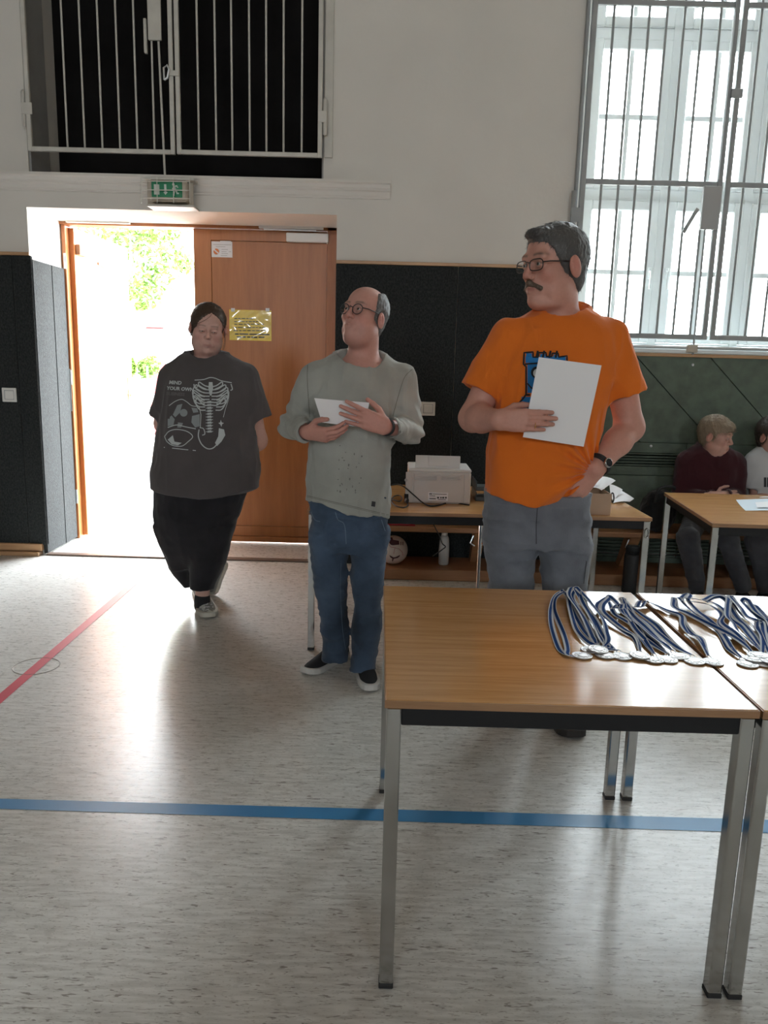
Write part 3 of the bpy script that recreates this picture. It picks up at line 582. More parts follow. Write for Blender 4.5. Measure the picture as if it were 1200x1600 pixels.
lt_ = table('long beech school table carrying the white printer and the cardboard box', (-.386, t3y), (1.292, t3y+.045), (1.262, t3y+.905), (-.406, t3y+.868), 'tables in the second row', hooks=True)
ml = PY(749, 870, 3.74); m_ = MB(); m_.tube([(ml[0], 3.74, 0), (ml[0], 3.74, TH-.0195)], .0085, 10); m_.tube([(ml[0], 3.74, .555), (ml[0]+.05, 3.74, .55)], .006, 8); m_.build('middle_support', M['chrome'], lt_)
table('beech school table in front of the two seated boys', (1.545, 3.605), (2.40, 3.60), (2.47, 4.50), (1.632, 4.52), 'tables in the second row')

# ================================================================ wall bench
bz1 = PY(680, 820, 5.06)[2]; bz0 = PY(680, 832.5, 5.02)[2]
bench = thing('wall_bench', (1.8, 5.2, 0), 'long varnished wooden wall bench with plinth behind the tables', 'bench')
MB().bbox(-.12, 4.4, 5.02, W-.03, bz0, bz0+.035, .006).build('seat_board', M['benchwood'], bench)
MB().bbox(-.12, 4.4, 4.995, 5.36, .0, .075, .005).build('plinth_board', M['benchwood'], bench)
for x in (.62, 1.66, 2.75, 3.8):
    s_ = MB(); s_.prism([(5.04, bz0), (5.16, bz0), (5.33, .075), (5.24, .075)], (x-.035, 0, 0), (0, 1, 0), (0, 0, 1), (1, 0, 0), .07); lg = s_.build('support', M['benchwood'], bench)
    MB().tube([(x-.04, 5.06, bz0-.02), (x-.06, 5.05, bz0-.07), (x-.03, 5.05, bz0-.09)], .005, 6).build('hook', M['alu'], lg)
BZ = bz0+.035
# red folder on the bench
fo = PY(605, 818, 5.1); rf = MB().bbox(fo[0]-.1, PY(648, 821, 5.1)[0], 5.05, 5.30, BZ, BZ+.012, .002).build('red_folder', mat('red_card', (.42, .02, .04), .5)); tag(rf, 'flat red folder lying on the wooden wall bench', 'folder')
# ball
br = .098; bcx = PY(615, 850, 5.13)[0]; bc = np.array([bcx, 5.13, .075+br])
ball = thing('football', (bc[0], bc[1], .075), 'white football with dark printed patches on the bench plinth', 'ball')
bm = bmesh.new(); bmesh.ops.create_icosphere(bm, subdivisions=4, radius=br); vv = np.array([v.co[:] for v in bm.verts]) + bc; ff = [[v.index for v in f.verts] for f in bm.faces]; bm.free()
meshobj('shell', vv, ff, mat('ball_white', (.62, .55, .52), .4), ball, True)
tow = CO - bc; tow /= np.linalg.norm(tow); bxv = np.cross(tow, (0, 0, 1)); bxv = -bxv/np.linalg.norm(bxv); bxv = np.cross((0, 0, 1), tow); bxv /= np.linalg.norm(bxv); byv = np.cross(tow, bxv)
def on_ball(pts, name, m, lift=.0008):
    q = []
    n = len(pts); ctrp = np.mean(pts, 0)
    def s3(a, b): a, b = a*br, b*br; return bc + (bxv*a + byv*b + tow*math.sqrt(max(br*br - a*a - b*b, 0)))*(1 + lift/br)
    V = [s3(*ctrp)]; dens = []
    for i in range(n):
        for k in range(4): dens.append(lerp(np.array(pts[i]), np.array(pts[(i+1) % n]), k/4))
    V += [s3(*lerp(ctrp, p, .5)) for p in dens] + [s3(*p) for p in dens]; k = len(dens)
    Fc = [(0, 1+i, 1+(i+1) % k) for i in range(k)] + [(1+i, 1+k+i, 1+k+(i+1) % k, 1+(i+1) % k) for i in range(k)]
    return meshobj(name, V, Fc, m, ball)
dk = mat('ball_print', (.05, .012, .02), .5); mr = mat('ball_red', (.35, .06, .08), .5)
on_ball([(-.30, .82), (-.10, .84), (-.05, .68), (.36, .62), (.40, .36), (-.05, .30), (-.18, .32), (-.30, .45)], 'printed_patch', dk)
for a in (.46, .60): on_ball([(a, .58), (a+.06, .56), (a+.07, .32), (a+.01, .33)], 'printed_stripe', dk)
on_ball([(-.28, -.36), (-.15, -.46), (-.02, -.52), (.12, -.50), (.30, -.44), (.46, -.34), (.44, -.44), (.30, -.56), (.1, -.60), (.0, -.62), (-.02, -.80), (-.08, -.78), (-.06, -.60), (-.18, -.54)], 'cat_emblem', dk)
for pts in ([(-.3, .35), (-.2, .18), (.1, .14), (.4, .06), (.62, -.15), (.68, -.45)], [(.1, .14), (.05, -.1), (.02, -.35)], [(-.6, .2), (-.5, .05), (-.55, -.2)]):
    sm = []
    for i in range(len(pts)-1): sm += [lerp(np.array(pts[i]), np.array(pts[i+1]), k/4) for k in range(4)]
    P3 = [bc + (bxv*a*br + byv*b*br + tow*br*math.sqrt(max(1-a*a-b*b, 0)))*1.002 for a, b in sm]; MB().tube(P3, .0014, 5).build('seam', mr, ball)
# tall white bottle on the plinth
bp = PY(693, 878, 5.15); s_ = .165/.165
wb_ = thing('white_bottle', (bp[0], 5.15, .075), 'tall plain white plastic bottle under the printer table', 'bottle')
MB().lathe([(.030, 0), (.035, .006), (.036, .10), (.034, .15), (.030, .185), (.022, .205)], (bp[0], 5.15, .075), 24).build('bottle_body', mat('bottle_white', (.55, .56, .55), .35), wb_, True)
MB().lathe([(.021, .203), (.021, .225), (.017, .229)], (bp[0], 5.15, .075), 20).build('cap', M['whiteplastic'], wb_, True)
# black thermos under the table with the box
tp_ = PZ(984, 925, 0); hx0 = PY(984, 900, tp_[1]); hz = PY(984, 853, tp_[1])[2]; tr = (PY(997, 890, tp_[1])[0]-PY(971, 890, tp_[1])[0])/2
tf = thing('thermos_flask', (tp_[0], tp_[1], 0), 'tall black thermos flask standing on the floor under the table', 'flask')
MB().lathe([(tr*.95, 0), (tr, .008), (tr, hz*.80), (tr*.93, hz*.84)], (tp_[0], tp_[1], 0), 24).build('flask_body', M['rubber'], tf, True); MB().lathe([(tr*.9, hz*.84), (tr*.9, hz*.97), (tr*.8, hz)], (tp_[0], tp_[1], 0), 24).build('screw_cap', M['black'], tf, True)

# ================================================================ printer
pf = PZ(640, 786, TH); pr_ = PZ(733, 789, TH); Yp = pf[1]; xl_, xr_ = pf[0]-.01, pr_[0]+.005; zt_ = PY(690, 733, Yp)[2]
prn = thing('printer', ((xl_+xr_)/2, Yp+.12, TH), 'white laser printer seen from its vented back on the table', 'printer')
MB().bbox(xl_, xr_, Yp, Yp+.27, TH, zt_-.014, .008, seg=2).build('body', M['printer'], prn)
MB().bbox(xl_-.001, xr_+.001, Yp-.003, Yp+.272, zt_-.016, zt_, .007, seg=2).build('lid', M['printertop'], prn)
def pb(name, u0, v0, u1, v1, d, m, y=None, b=.002): return pxbox(name, u0, v0, u1, v1, Yp-d if y is None else y, d+.002, m, prn, b)
pb('rear_cover', 646.5, 741, 723, 785, .004, 'printer'); pb('side_panel', 633.5, 737.5, 644.5, 785, .003, 'printer'); pb('side_panel', 725, 739, 733.5, 786, .003, 'printer')
for k in range(2):
    for j in range(5):
        a, e = (648, 682) if k == 0 else (689, 719.5); v_ = 743.2 + j*1.7; pb('vent_louvre', a, v_, e, v_+.75, .0085, 'printer', b=.0004)
lbp = pb('rating_label', 669, 769.5, 700, 782.5, .005, 'paper', b=.0004)
for a, e, v_, h_ in ((670.5, 675, 771, 1.6), (676, 698, 771.8, .8), (671, 680, 774.5, .8), (683, 686, 776.5, 2.4), (688, 690, 776.5, 2.4), (691, 694, 776.5, 2.4), (695.5, 698, 776.5, 2.4), (671, 681, 778.5, 1.3), (684, 697, 780.4, .8)): MB_ = pxbox('label_print', a, v_, e, v_+h_, Yp-.0066, .001, 'ink', prn, .0001)
pt = MB(); a = PY(649, 731, Yp+.03); c_ = PY(719, 731, Yp+.03); zt2 = PY(690, 713.5, Yp+.06)[2]; Rt = rotx(-.18)
pt.bbox(0, c_[0]-a[0], 0, .006, -.02, zt2-a[2]+.008, .002, Rt, a); pt.build('paper_tray', M['printertop'], prn)
pt = MB(); pt.bbox((c_[0]-a[0])*.29, (c_[0]-a[0])*.73, -.003, .003, .012, zt2-a[2]+.004, .001, Rt, a); pt.build('tray_extension', M['printertop'], prn)
pb('power_socket', 631.5, 771.5, 638.5, 785, .004, 'dark'); MB().lathe([(.012, 0), (.012, .03), (.008, .05)], PY(635.5, 781, Yp-.004), 10, rotx(PI/2)).build('power_plug', M['rubber'], prn); MB().lathe([(.008, 0), (.008, .004)], PY(634.5, 750, Yp-.002), 12, rotx(PI/2)).build('lock_slot', M['greyplastic'], prn)
def spline(pts, n=8):
    P = [np.array(p, float) for p in pts]; P = [2*P[0]-P[1]] + P + [2*P[-1]-P[-2]]; out = []
    for i in range(1, len(P)-2):
        for k in range(n):
            t = k/n; out.append(.5*((2*P[i]) + (-P[i-1]+P[i+1])*t + (2*P[i-1]-5*P[i]+4*P[i+1]-P[i+2])*t*t + (-P[i-1]+3*P[i]-3*P[i+1]+P[i+2])*t**3))
    return out + [P[-2]]
cb = MB(); cp = [(733, 788.5), (715, 786), (700, 785), (685, 789), (672, 790), (660, 785), (645, 772), (632, 761), (622, 757), (610, 758)]
cb.tube(spline([PZ(u, v, TH+.004)+np.array([0, -.008, 0]) if u > 665 else PY(u, v, Yp-.02 if u > 628 else Yp+.03) for u, v in cp]), .0036, 6); o = cb.build('power_cable', M['rubber'], None, True); tag(o, 'long black power cable trailing in front of the printer', 'cable')
cb = MB(); cp = [(636, 784), (637, 790), (630, 793), (618, 790), (612, 783), (615, 776), (623, 774), (628, 778), (625, 783), (615, 781), (608, 776)]
cb.tube(spline([PZ(u, v, TH+.004+.001*i) for i, (u, v) in enumerate(cp)]), .0034, 6); o = cb.build('power_cable', M['rubber'], None, True); tag(o, 'short black cable coiled beside the printer socket', 'cable')
cb = MB(); cp = [(677.5, 818, 4.42), (686, 836, 4.5), (691, 849, 4.6), (696, 854, 4.6), (692, 858, 4.6), (685, 863, 4.6), (676, 869, 4.6)]
cb.tube(spline([PY(678, 800, 4.50)] + [PY(*q) for q in cp]), .0034, 6); o = cb.build('power_cable', M['rubber'], None, True); tag(o, 'thin black cable hanging below the printer table', 'cable')
# dark paper tray beside the printer, behind the man in orange
q = PZ(746, 783, TH); tr_ = thing('letter_tray', (q[0]+.13, q[1]+.1, TH), 'dark grey plastic letter tray on the table beside the printer', 'tray')
for z in (0, .055):
    b3 = MB(); b3.bbox(q[0]-.01, q[0]+.28, q[1], q[1]+.22, TH+z, TH+z+.004, .001); b3.bbox(q[0]-.01, q[0]-.006, q[1], q[1]+.22, TH+z, TH+z+.05, .001); b3.bbox(q[0]+.276, q[0]+.28, q[1], q[1]+.22, TH+z, TH+z+.05, .001); b3.bbox(q[0]-.01, q[0]+.28, q[1], q[1]+.004, TH+z, TH+z+(.022), .001); b3.build('tray_shelf', mat('tray_plastic', (.06, .075, .085), .35), tr_)

# ================================================================ cardboard box and papers
c0_ = PZ(917, 804.5, TH); c1_ = PZ(953.5, 805, TH); zb1 = PY(950, 772, c1_[1])[2]; Yb = c1_[1]; x0_, x1_ = c0_[0]-.02, c1_[0]; dp = .20
bxo = thing('cardboard_box', ((x0_+x1_)/2, Yb+dp/2, TH), 'open brown cardboard box with sheets sticking out on the table', 'box')
for nm, bxx in (('side', (x0_, x1_, Yb, Yb+.004, TH, zb1)), ('side', (x1_-.004, x1_, Yb+.004, Yb+dp, TH, zb1)), ('side', (x0_, x0_+.004, Yb+.004, Yb+dp, TH, zb1)), ('side', (x0_+.004, x1_-.004, Yb+dp-.004, Yb+dp, TH, zb1+.02)), ('bottom', (x0_+.004, x1_-.004, Yb+.004, Yb+dp-.004, TH, TH+.004))): MB().bbox(*bxx, .001).build(nm, M['card'], bxo)
def paper(quad, label, m='paper', bend=.0, group='loose sheets by the cardboard box', nm='paper_sheet', n=6, th=.0006):
    """quad: four corners (3-D) going round; a thin bent sheet"""
    q = [np.array(p, float) for p in quad]; V = []; nrm = np.cross(q[1]-q[0], q[3]-q[0]); nrm /= np.linalg.norm(nrm)
    for sgn in (0, 1):
        for j in range(n+1):
            for i in range(n+1):
                s, t = i/n, j/n; p = lerp(lerp(q[0], q[1], s), lerp(q[3], q[2], s), t) + nrm*(bend*4*s*(1-s) - th*sgn); V.append(p)
    Fc = []; k = (n+1)**2
    for j in range(n):
        for i in range(n): a = j*(n+1)+i; Fc.append((a, a+1, a+n+2, a+n+1)); Fc.append((k+a, k+a+n+1, k+a+n+2, k+a+1))
    o = meshobj(nm, V, Fc, M[m], None, True); tag(o, label, 'paper', group); return o
for i, (p_) in enumerate([[(916, 764, .03), (940, 766, .03), (962, 751, .19), (938, 748, .19)], [(914, 760, .05), (944, 764, .05), (957, 749, .19), (930, 747, .19)]]):
    paper([PY(u, v, Yb+d) for u, v, d in p_], ['white sheet leaning out of the cardboard box', 'folded white sheet behind the leaning sheet in the cardboard box'][i], bend=.012)
zz = TH
paper([PZ(958, 786, zz+.003), PZ(984, 784, zz+.003), PZ(991, 779, zz+.022), PZ(955, 760, zz+.045)], 'white sheet lying furthest out beside the cardboard box', bend=.006)
paper([PZ(955, 782, zz+.012), PZ(960, 780, zz+.014), PZ(973, 765, zz+.055), PZ(952, 756, zz+.06)], 'small white sheet between cardboard box and outermost sheet', bend=.004)
rg = PZ(957, 780, TH+.02); rgo = MB().tube([PY(957+2.2*math.cos(a_), 777.5+7.5*math.sin(a_), Yb+.06) for a_ in np.linspace(0, 2*PI, 17)[:-1]], .0035, 6, closed=True).build('adhesive_tape', M['rubber'], None, True); tag(rgo, 'dark ring of tape leaning on the cardboard box side', 'tape')
# papers on the boys' table
Zt = TH+.0012
paper([PZ(1150, 781, Zt+.008), PZ(1165, 798, Zt+.001), PZ(1230, 797, Zt+.001), PZ(1230, 778, Zt+.004)][::-1], 'pale blue printed poster sheet on the boys\' table', 'paper2', .004, 'sheets on the boys\' table')
paper([PZ(1180, 785, Zt+.009), PZ(1183, 793, Zt+.006), PZ(1232, 792, Zt+.006), PZ(1230, 782, Zt+.009)][::-1], 'small white form lying on the pale blue poster', 'paper', .0, 'sheets on the boys\' table')
paper([PZ(1186, 777, Zt+.002), PZ(1192, 776, Zt+.002), PZ(1230, 775, Zt+.002), PZ(1230, 777.5, Zt+.002)][::-1], 'narrow white sheet at the boys\' side of the table', 'paper', .0, 'sheets on the boys\' table')
# ================================================================ sculpting people: distance fields and surface nets
def _v(*a): return np.array(a, np.float32)
def rcone(a, b, ra, rb, flat=None):
    """round cone; flat = (axis, factor) squashes the section along that axis"""
    a, b = np.asarray(a, np.float32), np.asarray(b, np.float32); ba = b-a; L2 = float(ba @ ba) + 1e-12; m = max(ra, rb)
    def f(X, Y, Z):
        x, y, z = X-a[0], Y-a[1], Z-a[2]; t = np.clip((x*ba[0]+y*ba[1]+z*ba[2])/L2, 0, 1)
        x, y, z = x-t*ba[0], y-t*ba[1], z-t*ba[2]
        q = x*x+y*y+z*z
        if flat is not None:
            ax, fc = flat; w = x*ax[0]+y*ax[1]+z*ax[2]; q = q + w*w*(1/fc**2-1)
        return np.sqrt(q) - (ra+(rb-ra)*t)
    return f, np.minimum(a, b)-m, np.maximum(a, b)+m
def ell(c, r, R=None):
    c = np.asarray(c, np.float32); r = np.asarray(r, np.float32); R = np.eye(3, dtype=np.float32) if R is None else np.asarray(R, np.float32); m = float(r.max())
    def f(X, Y, Z):
        x, y, z = X-c[0], Y-c[1], Z-c[2]
        a = (x*R[0, 0]+y*R[1, 0]+z*R[2, 0]); b = (x*R[0, 1]+y*R[1, 1]+z*R[2, 1]); e = (x*R[0, 2]+y*R[1, 2]+z*R[2, 2])
        k0 = np.sqrt((a/r[0])**2+(b/r[1])**2+(e/r[2])**2); k1 = np.sqrt((a/r[0]**2)**2+(b/r[1]**2)**2+(e/r[2]**2)**2)
        return k0*(k0-1)/np.maximum(k1, 1e-6)
    return f, c-m, c+m
def sph(c, r): return rcone(c, np.asarray(c)+1e-4, r, r)
def loft(secs, rot=0., cap=True):
    """upright stack of superellipses: (z, cx, cy, rx, ry[, n])"""
    S = np.array([list(s) + [2.2]*(6-len(s)) for s in secs], float); S = S[np.argsort(S[:, 0])]
    zz = np.linspace(S[0, 0], S[-1, 0], 160); D = np.stack([np.interp(zz, S[:, 0], S[:, i]) for i in range(1, 6)], 1)
    ker = np.hanning(13); ker /= ker.sum(); P = np.pad(D, ((6, 6), (0, 0)), 'edge'); D = np.stack([np.convolve(P[:, i], ker, 'valid') for i in range(5)], 1)
    z0, z1 = S[0, 0], S[-1, 0]; cr, sr = math.cos(rot), math.sin(rot)
    def f(X, Y, Z):
        zf = np.clip(Z, z0, z1); g = [np.interp(zf, zz, D[:, i]).astype(np.float32) for i in range(5)]
        x, y = X-g[0], Y-g[1]
        if rot: x, y = x*cr+y*sr, -x*sr+y*cr
        n = g[4]; q = (np.abs(x/g[2])**n + np.abs(y/g[3])**n)**(1/n)
        d = (q-1)*np.minimum(g[2], g[3])
        return np.maximum(d, np.maximum(z0-Z, Z-z1)) if cap else d
    m = D[:, 2:4].max(1)
    return f, _v((D[:, 0]-m).min(), (D[:, 1]-m).min(), z0), _v((D[:, 0]+m).max(), (D[:, 1]+m).max(), z1)
def plane(p, n):          # keeps the side n points away from
    p = np.asarray(p, float); n = np.asarray(n, float)/np.linalg.norm(n)
    return (lambda X, Y, Z: (X-p[0])*n[0]+(Y-p[1])*n[1]+(Z-p[2])*n[2]), None, None
BIG = 1.0
def evaluate(ops, h, lo=None, hi=None, disp=None):
    """ops: (kind, prim, k); kinds u = union, s = subtract, i = intersect"""
    if lo is None: lo = np.min([p[1] for o, p, k in ops if o == 'u'], 0) - 3*h
    if hi is None: hi = np.max([p[2] for o, p, k in ops if o == 'u'], 0) + 3*h
    lo = np.asarray(lo, np.float32); n = np.ceil((np.asarray(hi)-lo)/h).astype(int)+1
    ax = [lo[i] + h*np.arange(n[i], dtype=np.float32) for i in range(3)]
    D = np.full(n, BIG, np.float32)
    for o, (f, pl, ph), k in ops:
        if pl is None: sl = [slice(0, n[i]) for i in range(3)]
        else:
            m = max(k, 0) + 4*h; sl = []
            for i in range(3):
                a = int(np.clip(np.floor((pl[i]-m-lo[i])/h), 0, n[i])); b = int(np.clip(np.ceil((ph[i]+m-lo[i])/h)+1, 0, n[i])); sl.append(slice(a, b))
            if any(s.stop <= s.start for s in sl): continue
        sl = tuple(sl); d = f(ax[0][sl[0]][:, None, None], ax[1][sl[1]][None, :, None], ax[2][sl[2]][None, None, :]).astype(np.float32)
        d = np.broadcast_to(d, D[sl].shape); A = D[sl]
        if o == 'u':
            if k > 0: t = np.clip(.5+.5*(A-d)/k, 0, 1); D[sl] = A+(d-A)*t - k*t*(1-t)
            else: D[sl] = np.minimum(A, d)
        else:
            e = -d if o == 's' else d
            if k > 0: t = np.clip(.5+.5*(e-A)/k, 0, 1); D[sl] = A+(e-A)*t + k*t*(1-t)
            else: D[sl] = np.maximum(A, e)
    if disp is not None:
        I = np.nonzero(np.abs(D) < 3*h+.012); P = np.stack([ax[0][I[0]], ax[1][I[1]], ax[2][I[2]]], 1); D[I] += disp(P).astype(np.float32)
    for a in range(3):      # close against the border
        s = [slice(None)]*3
        for e in (0, -1): s[a] = e; D[tuple(s)] = np.maximum(D[tuple(s)], 1e-4)
    return surfnet(D, lo, h)
def surfnet(D, lo, h):
    S = D < 0; cnt = sum(S[i:S.shape[0]-1+i, j:S.shape[1]-1+j, k:S.shape[2]-1+k].astype(np.int8) for i in (0, 1) for j in (0, 1) for k in (0, 1))
    I = np.nonzero((cnt > 0) & (cnt < 8)); N = len(I[0]); idx = np.full(cnt.shape, -1, np.int32); idx[I] = np.arange(N)
    C = [(i, j, k) for i in (0, 1) for j in (0, 1) for k in (0, 1)]; val = {c: D[I[0]+c[0], I[1]+c[1], I[2]+c[2]] for c in C}
    acc = np.zeros((N, 3), np.float32); w = np.zeros(N, np.float32)
    for c in C:
        for a in range(3):
            if c[a]: continue
            e = list(c); e[a] = 1; e = tuple(e); x, y = val[c], val[e]; m = (x < 0) != (y < 0); t = x[m]/(x[m]-y[m])
            p = np.tile(np.array(c, np.float32), (m.sum(), 1)); p[:, a] = t; acc[m] += p; w[m] += 1
    V = (acc/w[:, None] + np.stack(I, 1))*h + lo
    Fs = []
    for a in range(3):
        b, c = (a+1) % 3, (a+2) % 3; s0 = [slice(1, -1)]*3; s0[a] = slice(0, -1); s1 = list(s0); s1[a] = slice(1, None)
        x, y = S[tuple(s0)], S[tuple(s1)]
        J = np.nonzero(x != y); g = [J[i].copy() for i in range(3)]; g[b] += 1; g[c] += 1; fl_ = x[J]
        def cell(db, dc): q = [u.copy() for u in g]; q[b] -= db; q[c] -= dc; return idx[tuple(q)]
        Q = np.stack([cell(1, 1), cell(0, 1), cell(0, 0), cell(1, 0)], 1); Q[~fl_] = Q[~fl_][:, ::-1]; Fs.append(Q)
    return V, np.concatenate(Fs)
_lat = np.random.default_rng(11).uniform(-1, 1, (32, 32, 32)).astype(np.float32)
def vnoise(P, f, off=0.):
    q = P*np.asarray(f, np.float32) + off; i = np.floor(q).astype(int); t = q-i; t = t*t*(3-2*t); r = 0
    for a in (0, 1):
        for b in (0, 1):
            for c in (0, 1):
                w = (t[:, 0] if a else 1-t[:, 0])*(t[:, 1] if b else 1-t[:, 1])*(t[:, 2] if c else 1-t[:, 2]); r = r + w*_lat[(i[:, 0]+a) & 31, (i[:, 1]+b) & 31, (i[:, 2]+c) & 31]
    return r
def ridge(P, f, off=0.): return 1-2*np.abs(vnoise(P, f, off))
class Person:
    """works in a frame at the feet: x to the picture's right, y towards the camera, z up"""
    def __init__(s, x0, Y0, label, group=None):
        s.o = np.array([x0, Y0, 0.]); s.Y0 = Y0; s.root = thing('person', s.o, label, 'person', group)
    def q(s, u, v, d=0.): p = PY(u, v, s.Y0-d); return np.array([p[0]-s.o[0], s.Y0-p[1], p[2]])
    def rows(s, rows, n=2.2):
        """outline rows (v, u_left, u_right, depth radius, offset towards camera)"""
        out = []
        for r in rows:
            v, a, b, ry, d = r[:5]; A, B = s.q(a, v, d), s.q(b, v, d); out.append(((A[2]+B[2])/2, (A[0]+B[0])/2, d, (B[0]-A[0])/2, ry, r[5] if len(r) > 5 else n))
        return out
    def world(s, V): V = np.asarray(V, float); return np.stack([s.o[0]+V[:, 0], s.o[1]-V[:, 1], V[:, 2]], 1)
    def add(s, name, blocks, m, parent=None, colors=None, label=None):
        """blocks: list of (verts, quads) in the person frame, joined to one mesh"""
        Vs = []; Fs = []; k = 0
        for V, F_ in blocks: Vs.append(V); Fs.append(F_+k); k += len(V)
        V = s.world(np.concatenate(Vs)); Fq = np.concatenate(Fs)[:, ::-1]
        me = bpy.data.meshes.new(name); par = parent or s.root; loc = WLOC[par.name]; V = V - loc
        me.vertices.add(len(V)); me.vertices.foreach_set('co', V.astype(np.float32).ravel()); me.loops.add(Fq.size); me.loops.foreach_set('vertex_index', Fq.astype(np.int32).ravel())
        me.polygons.add(len(Fq)); me.polygons.foreach_set('loop_start', np.arange(0, Fq.size, 4, dtype=np.int32)); me.polygons.foreach_set('use_smooth', np.ones(len(Fq), bool)); me.materials.append(m)
        me.update(calc_edges=True); me.validate()
        if colors is not None:
            ca = me.color_attributes.new('Col', 'FLOAT_COLOR', 'POINT'); c4 = np.ones((len(V), 4), np.float32); c4[:, :3] = colors; ca.data.foreach_set('color', c4.ravel())
        o = bpy.data.objects.new(name, me); link(o, par, loc)
        if label: o['label'] = label
        return o
    def mb(s, b, name, m, parent=None, smooth=False):
        """MB built in the person frame"""
        return meshobj(name, s.world(np.array(b.v)), [f[::-1] for f in b.f], m, parent or s.root, smooth)
    def bvh(s, o):
        me = o.data; V = [tuple(Vector(WLOC[o.name]) + v.co) for v in me.vertices]; return BVHTree.FromPolygons(V, [tuple(p.vertices) for p in me.polygons])
class Frame:
    def __init__(s, c, yaw=0, pitch=0, roll=0, sc=1.):
        cy, sy, cp, sp = math.cos(yaw), math.sin(yaw), math.cos(pitch), math.sin(pitch)
        f = np.array([sy*cp, cy*cp, sp]); x = np.array([cy, -sy, 0]); z = np.array([-sy*sp, -cy*sp, cp])
        cr, sr = math.cos(roll), math.sin(roll); x, z = cr*x - sr*z, sr*x + cr*z       # positive roll leans the crown to the picture's right
        s.R = np.stack([x, f, z], 1); s.c = np.array(c, float); s.s = sc
    def __call__(s, x, y, z): return s.c + s.R @ (np.array([x, y, z])*s.s)
    def inv(s, P): return ((np.asarray(P)-s.c) @ s.R)/s.s
def head_ops(H, wide=1., jaw=1., lid=.0052, lips=1., nose=1., earw=1., neck_to=None, neck_r=.060, chin2=0., yoke=None, jk=.022, lz=0., earz=-.006):
    s = H.s; R = H.R; o = []
    def E(c, r, k, op='u', RR=None): o.append((op, ell(H(*c), np.array(r)*s, R if RR is None else R @ RR), k*s))
    def C(a, b, ra, rb, k, op='u'): o.append((op, rcone(H(*a), H(*b), ra*s, rb*s), k*s))
    E((0, -.012, .040), (.076*wide, .102, .084), 0); E((0, .020, -.043), (.061*wide, .069, .078), .022)
    for q in (-1, 1):
        E((q*.043*wide*jaw, .018, -.078), (.021*wide, .038, .027), jk); E((q*.043*wide, .052, -.022), (.023*wide, .029, .024), .02)
    E((0, .068, -.102), (.027*jaw, .027, .022), .018); E((0, .074, -.068), (.030, .022, .026), .016)
    C((-.038, .080, .024), (.038, .080, .024), .0125, .0125, .016)
    if chin2: E((0, .028, -.112), (.052*wide, .045, .028*chin2), .022)
    C((0, .085, .014), (0, .107, -.028*nose), .0072, .0118, .009)
    for q in (-1, 1): E((q*.0118, .0985, -.034*nose), (.0085, .0125, .0085), .006)
    for q in (-1, 1): E((q*.0065, .106, -.0425*nose), (.0035, .005, .003), .002, 's')
    for q in (-1, 1): E((q*.032, .107, .001), (.022, .018, .0125), .008, 's')
    for q in (-1, 1): E((q*.031, .0785, .001), (.0165, .0148, .0130), .005)
    for q in (-1, 1): E((q*.031, .0995, .001+lz), (.0142, .0135, lid), .0012, 's')
    for q in (-1, 1):
        C((q*.023, .0885, -.0690), (0, .0968, -.0640), .0030*lips, .0046*lips, .005); C((q*.020, .0885, -.0715), (0, .0952, -.0755), .0030*lips, .0052*lips, .005)
        C((q*.017, .101, -.036), (q*.031, .088, -.068), .0020, .0022, .006, 's')
        C((q*.026, .0915, -.0705), (0, .1025, -.0695), .0018, .0022, .0015, 's')
    C((-.010, .101, -.0885), (.010, .101, -.0885), .0030, .0030, .008, 's')
    for q in (-1, 1):
        Re = np.array([[1, 0, 0], [0, .97, .24], [0, -.24, .97]]); E((q*(.076*wide+.004), -.012, earz), (.0095*earw, .021, .034), .005, 'u', Re); E((q*(.0895*wide+.004), -.004, earz+.005), (.0115, .0135, .024), .003, 's', Re); C((q*(.080*wide+.005), .002, .0), (q*(.080*wide+.005), .001, -.014), .004, .005, .003)
    if neck_to is not None:
        o.append(('u', rcone(H(0, -.022, -.055), neck_to, neck_r*s*.95, neck_r*s*1.05), .025*s))
        if yoke is not None: o.append(('u', ell(np.array(neck_to)+np.array(yoke[0]), yoke[1]), .04))
    return o
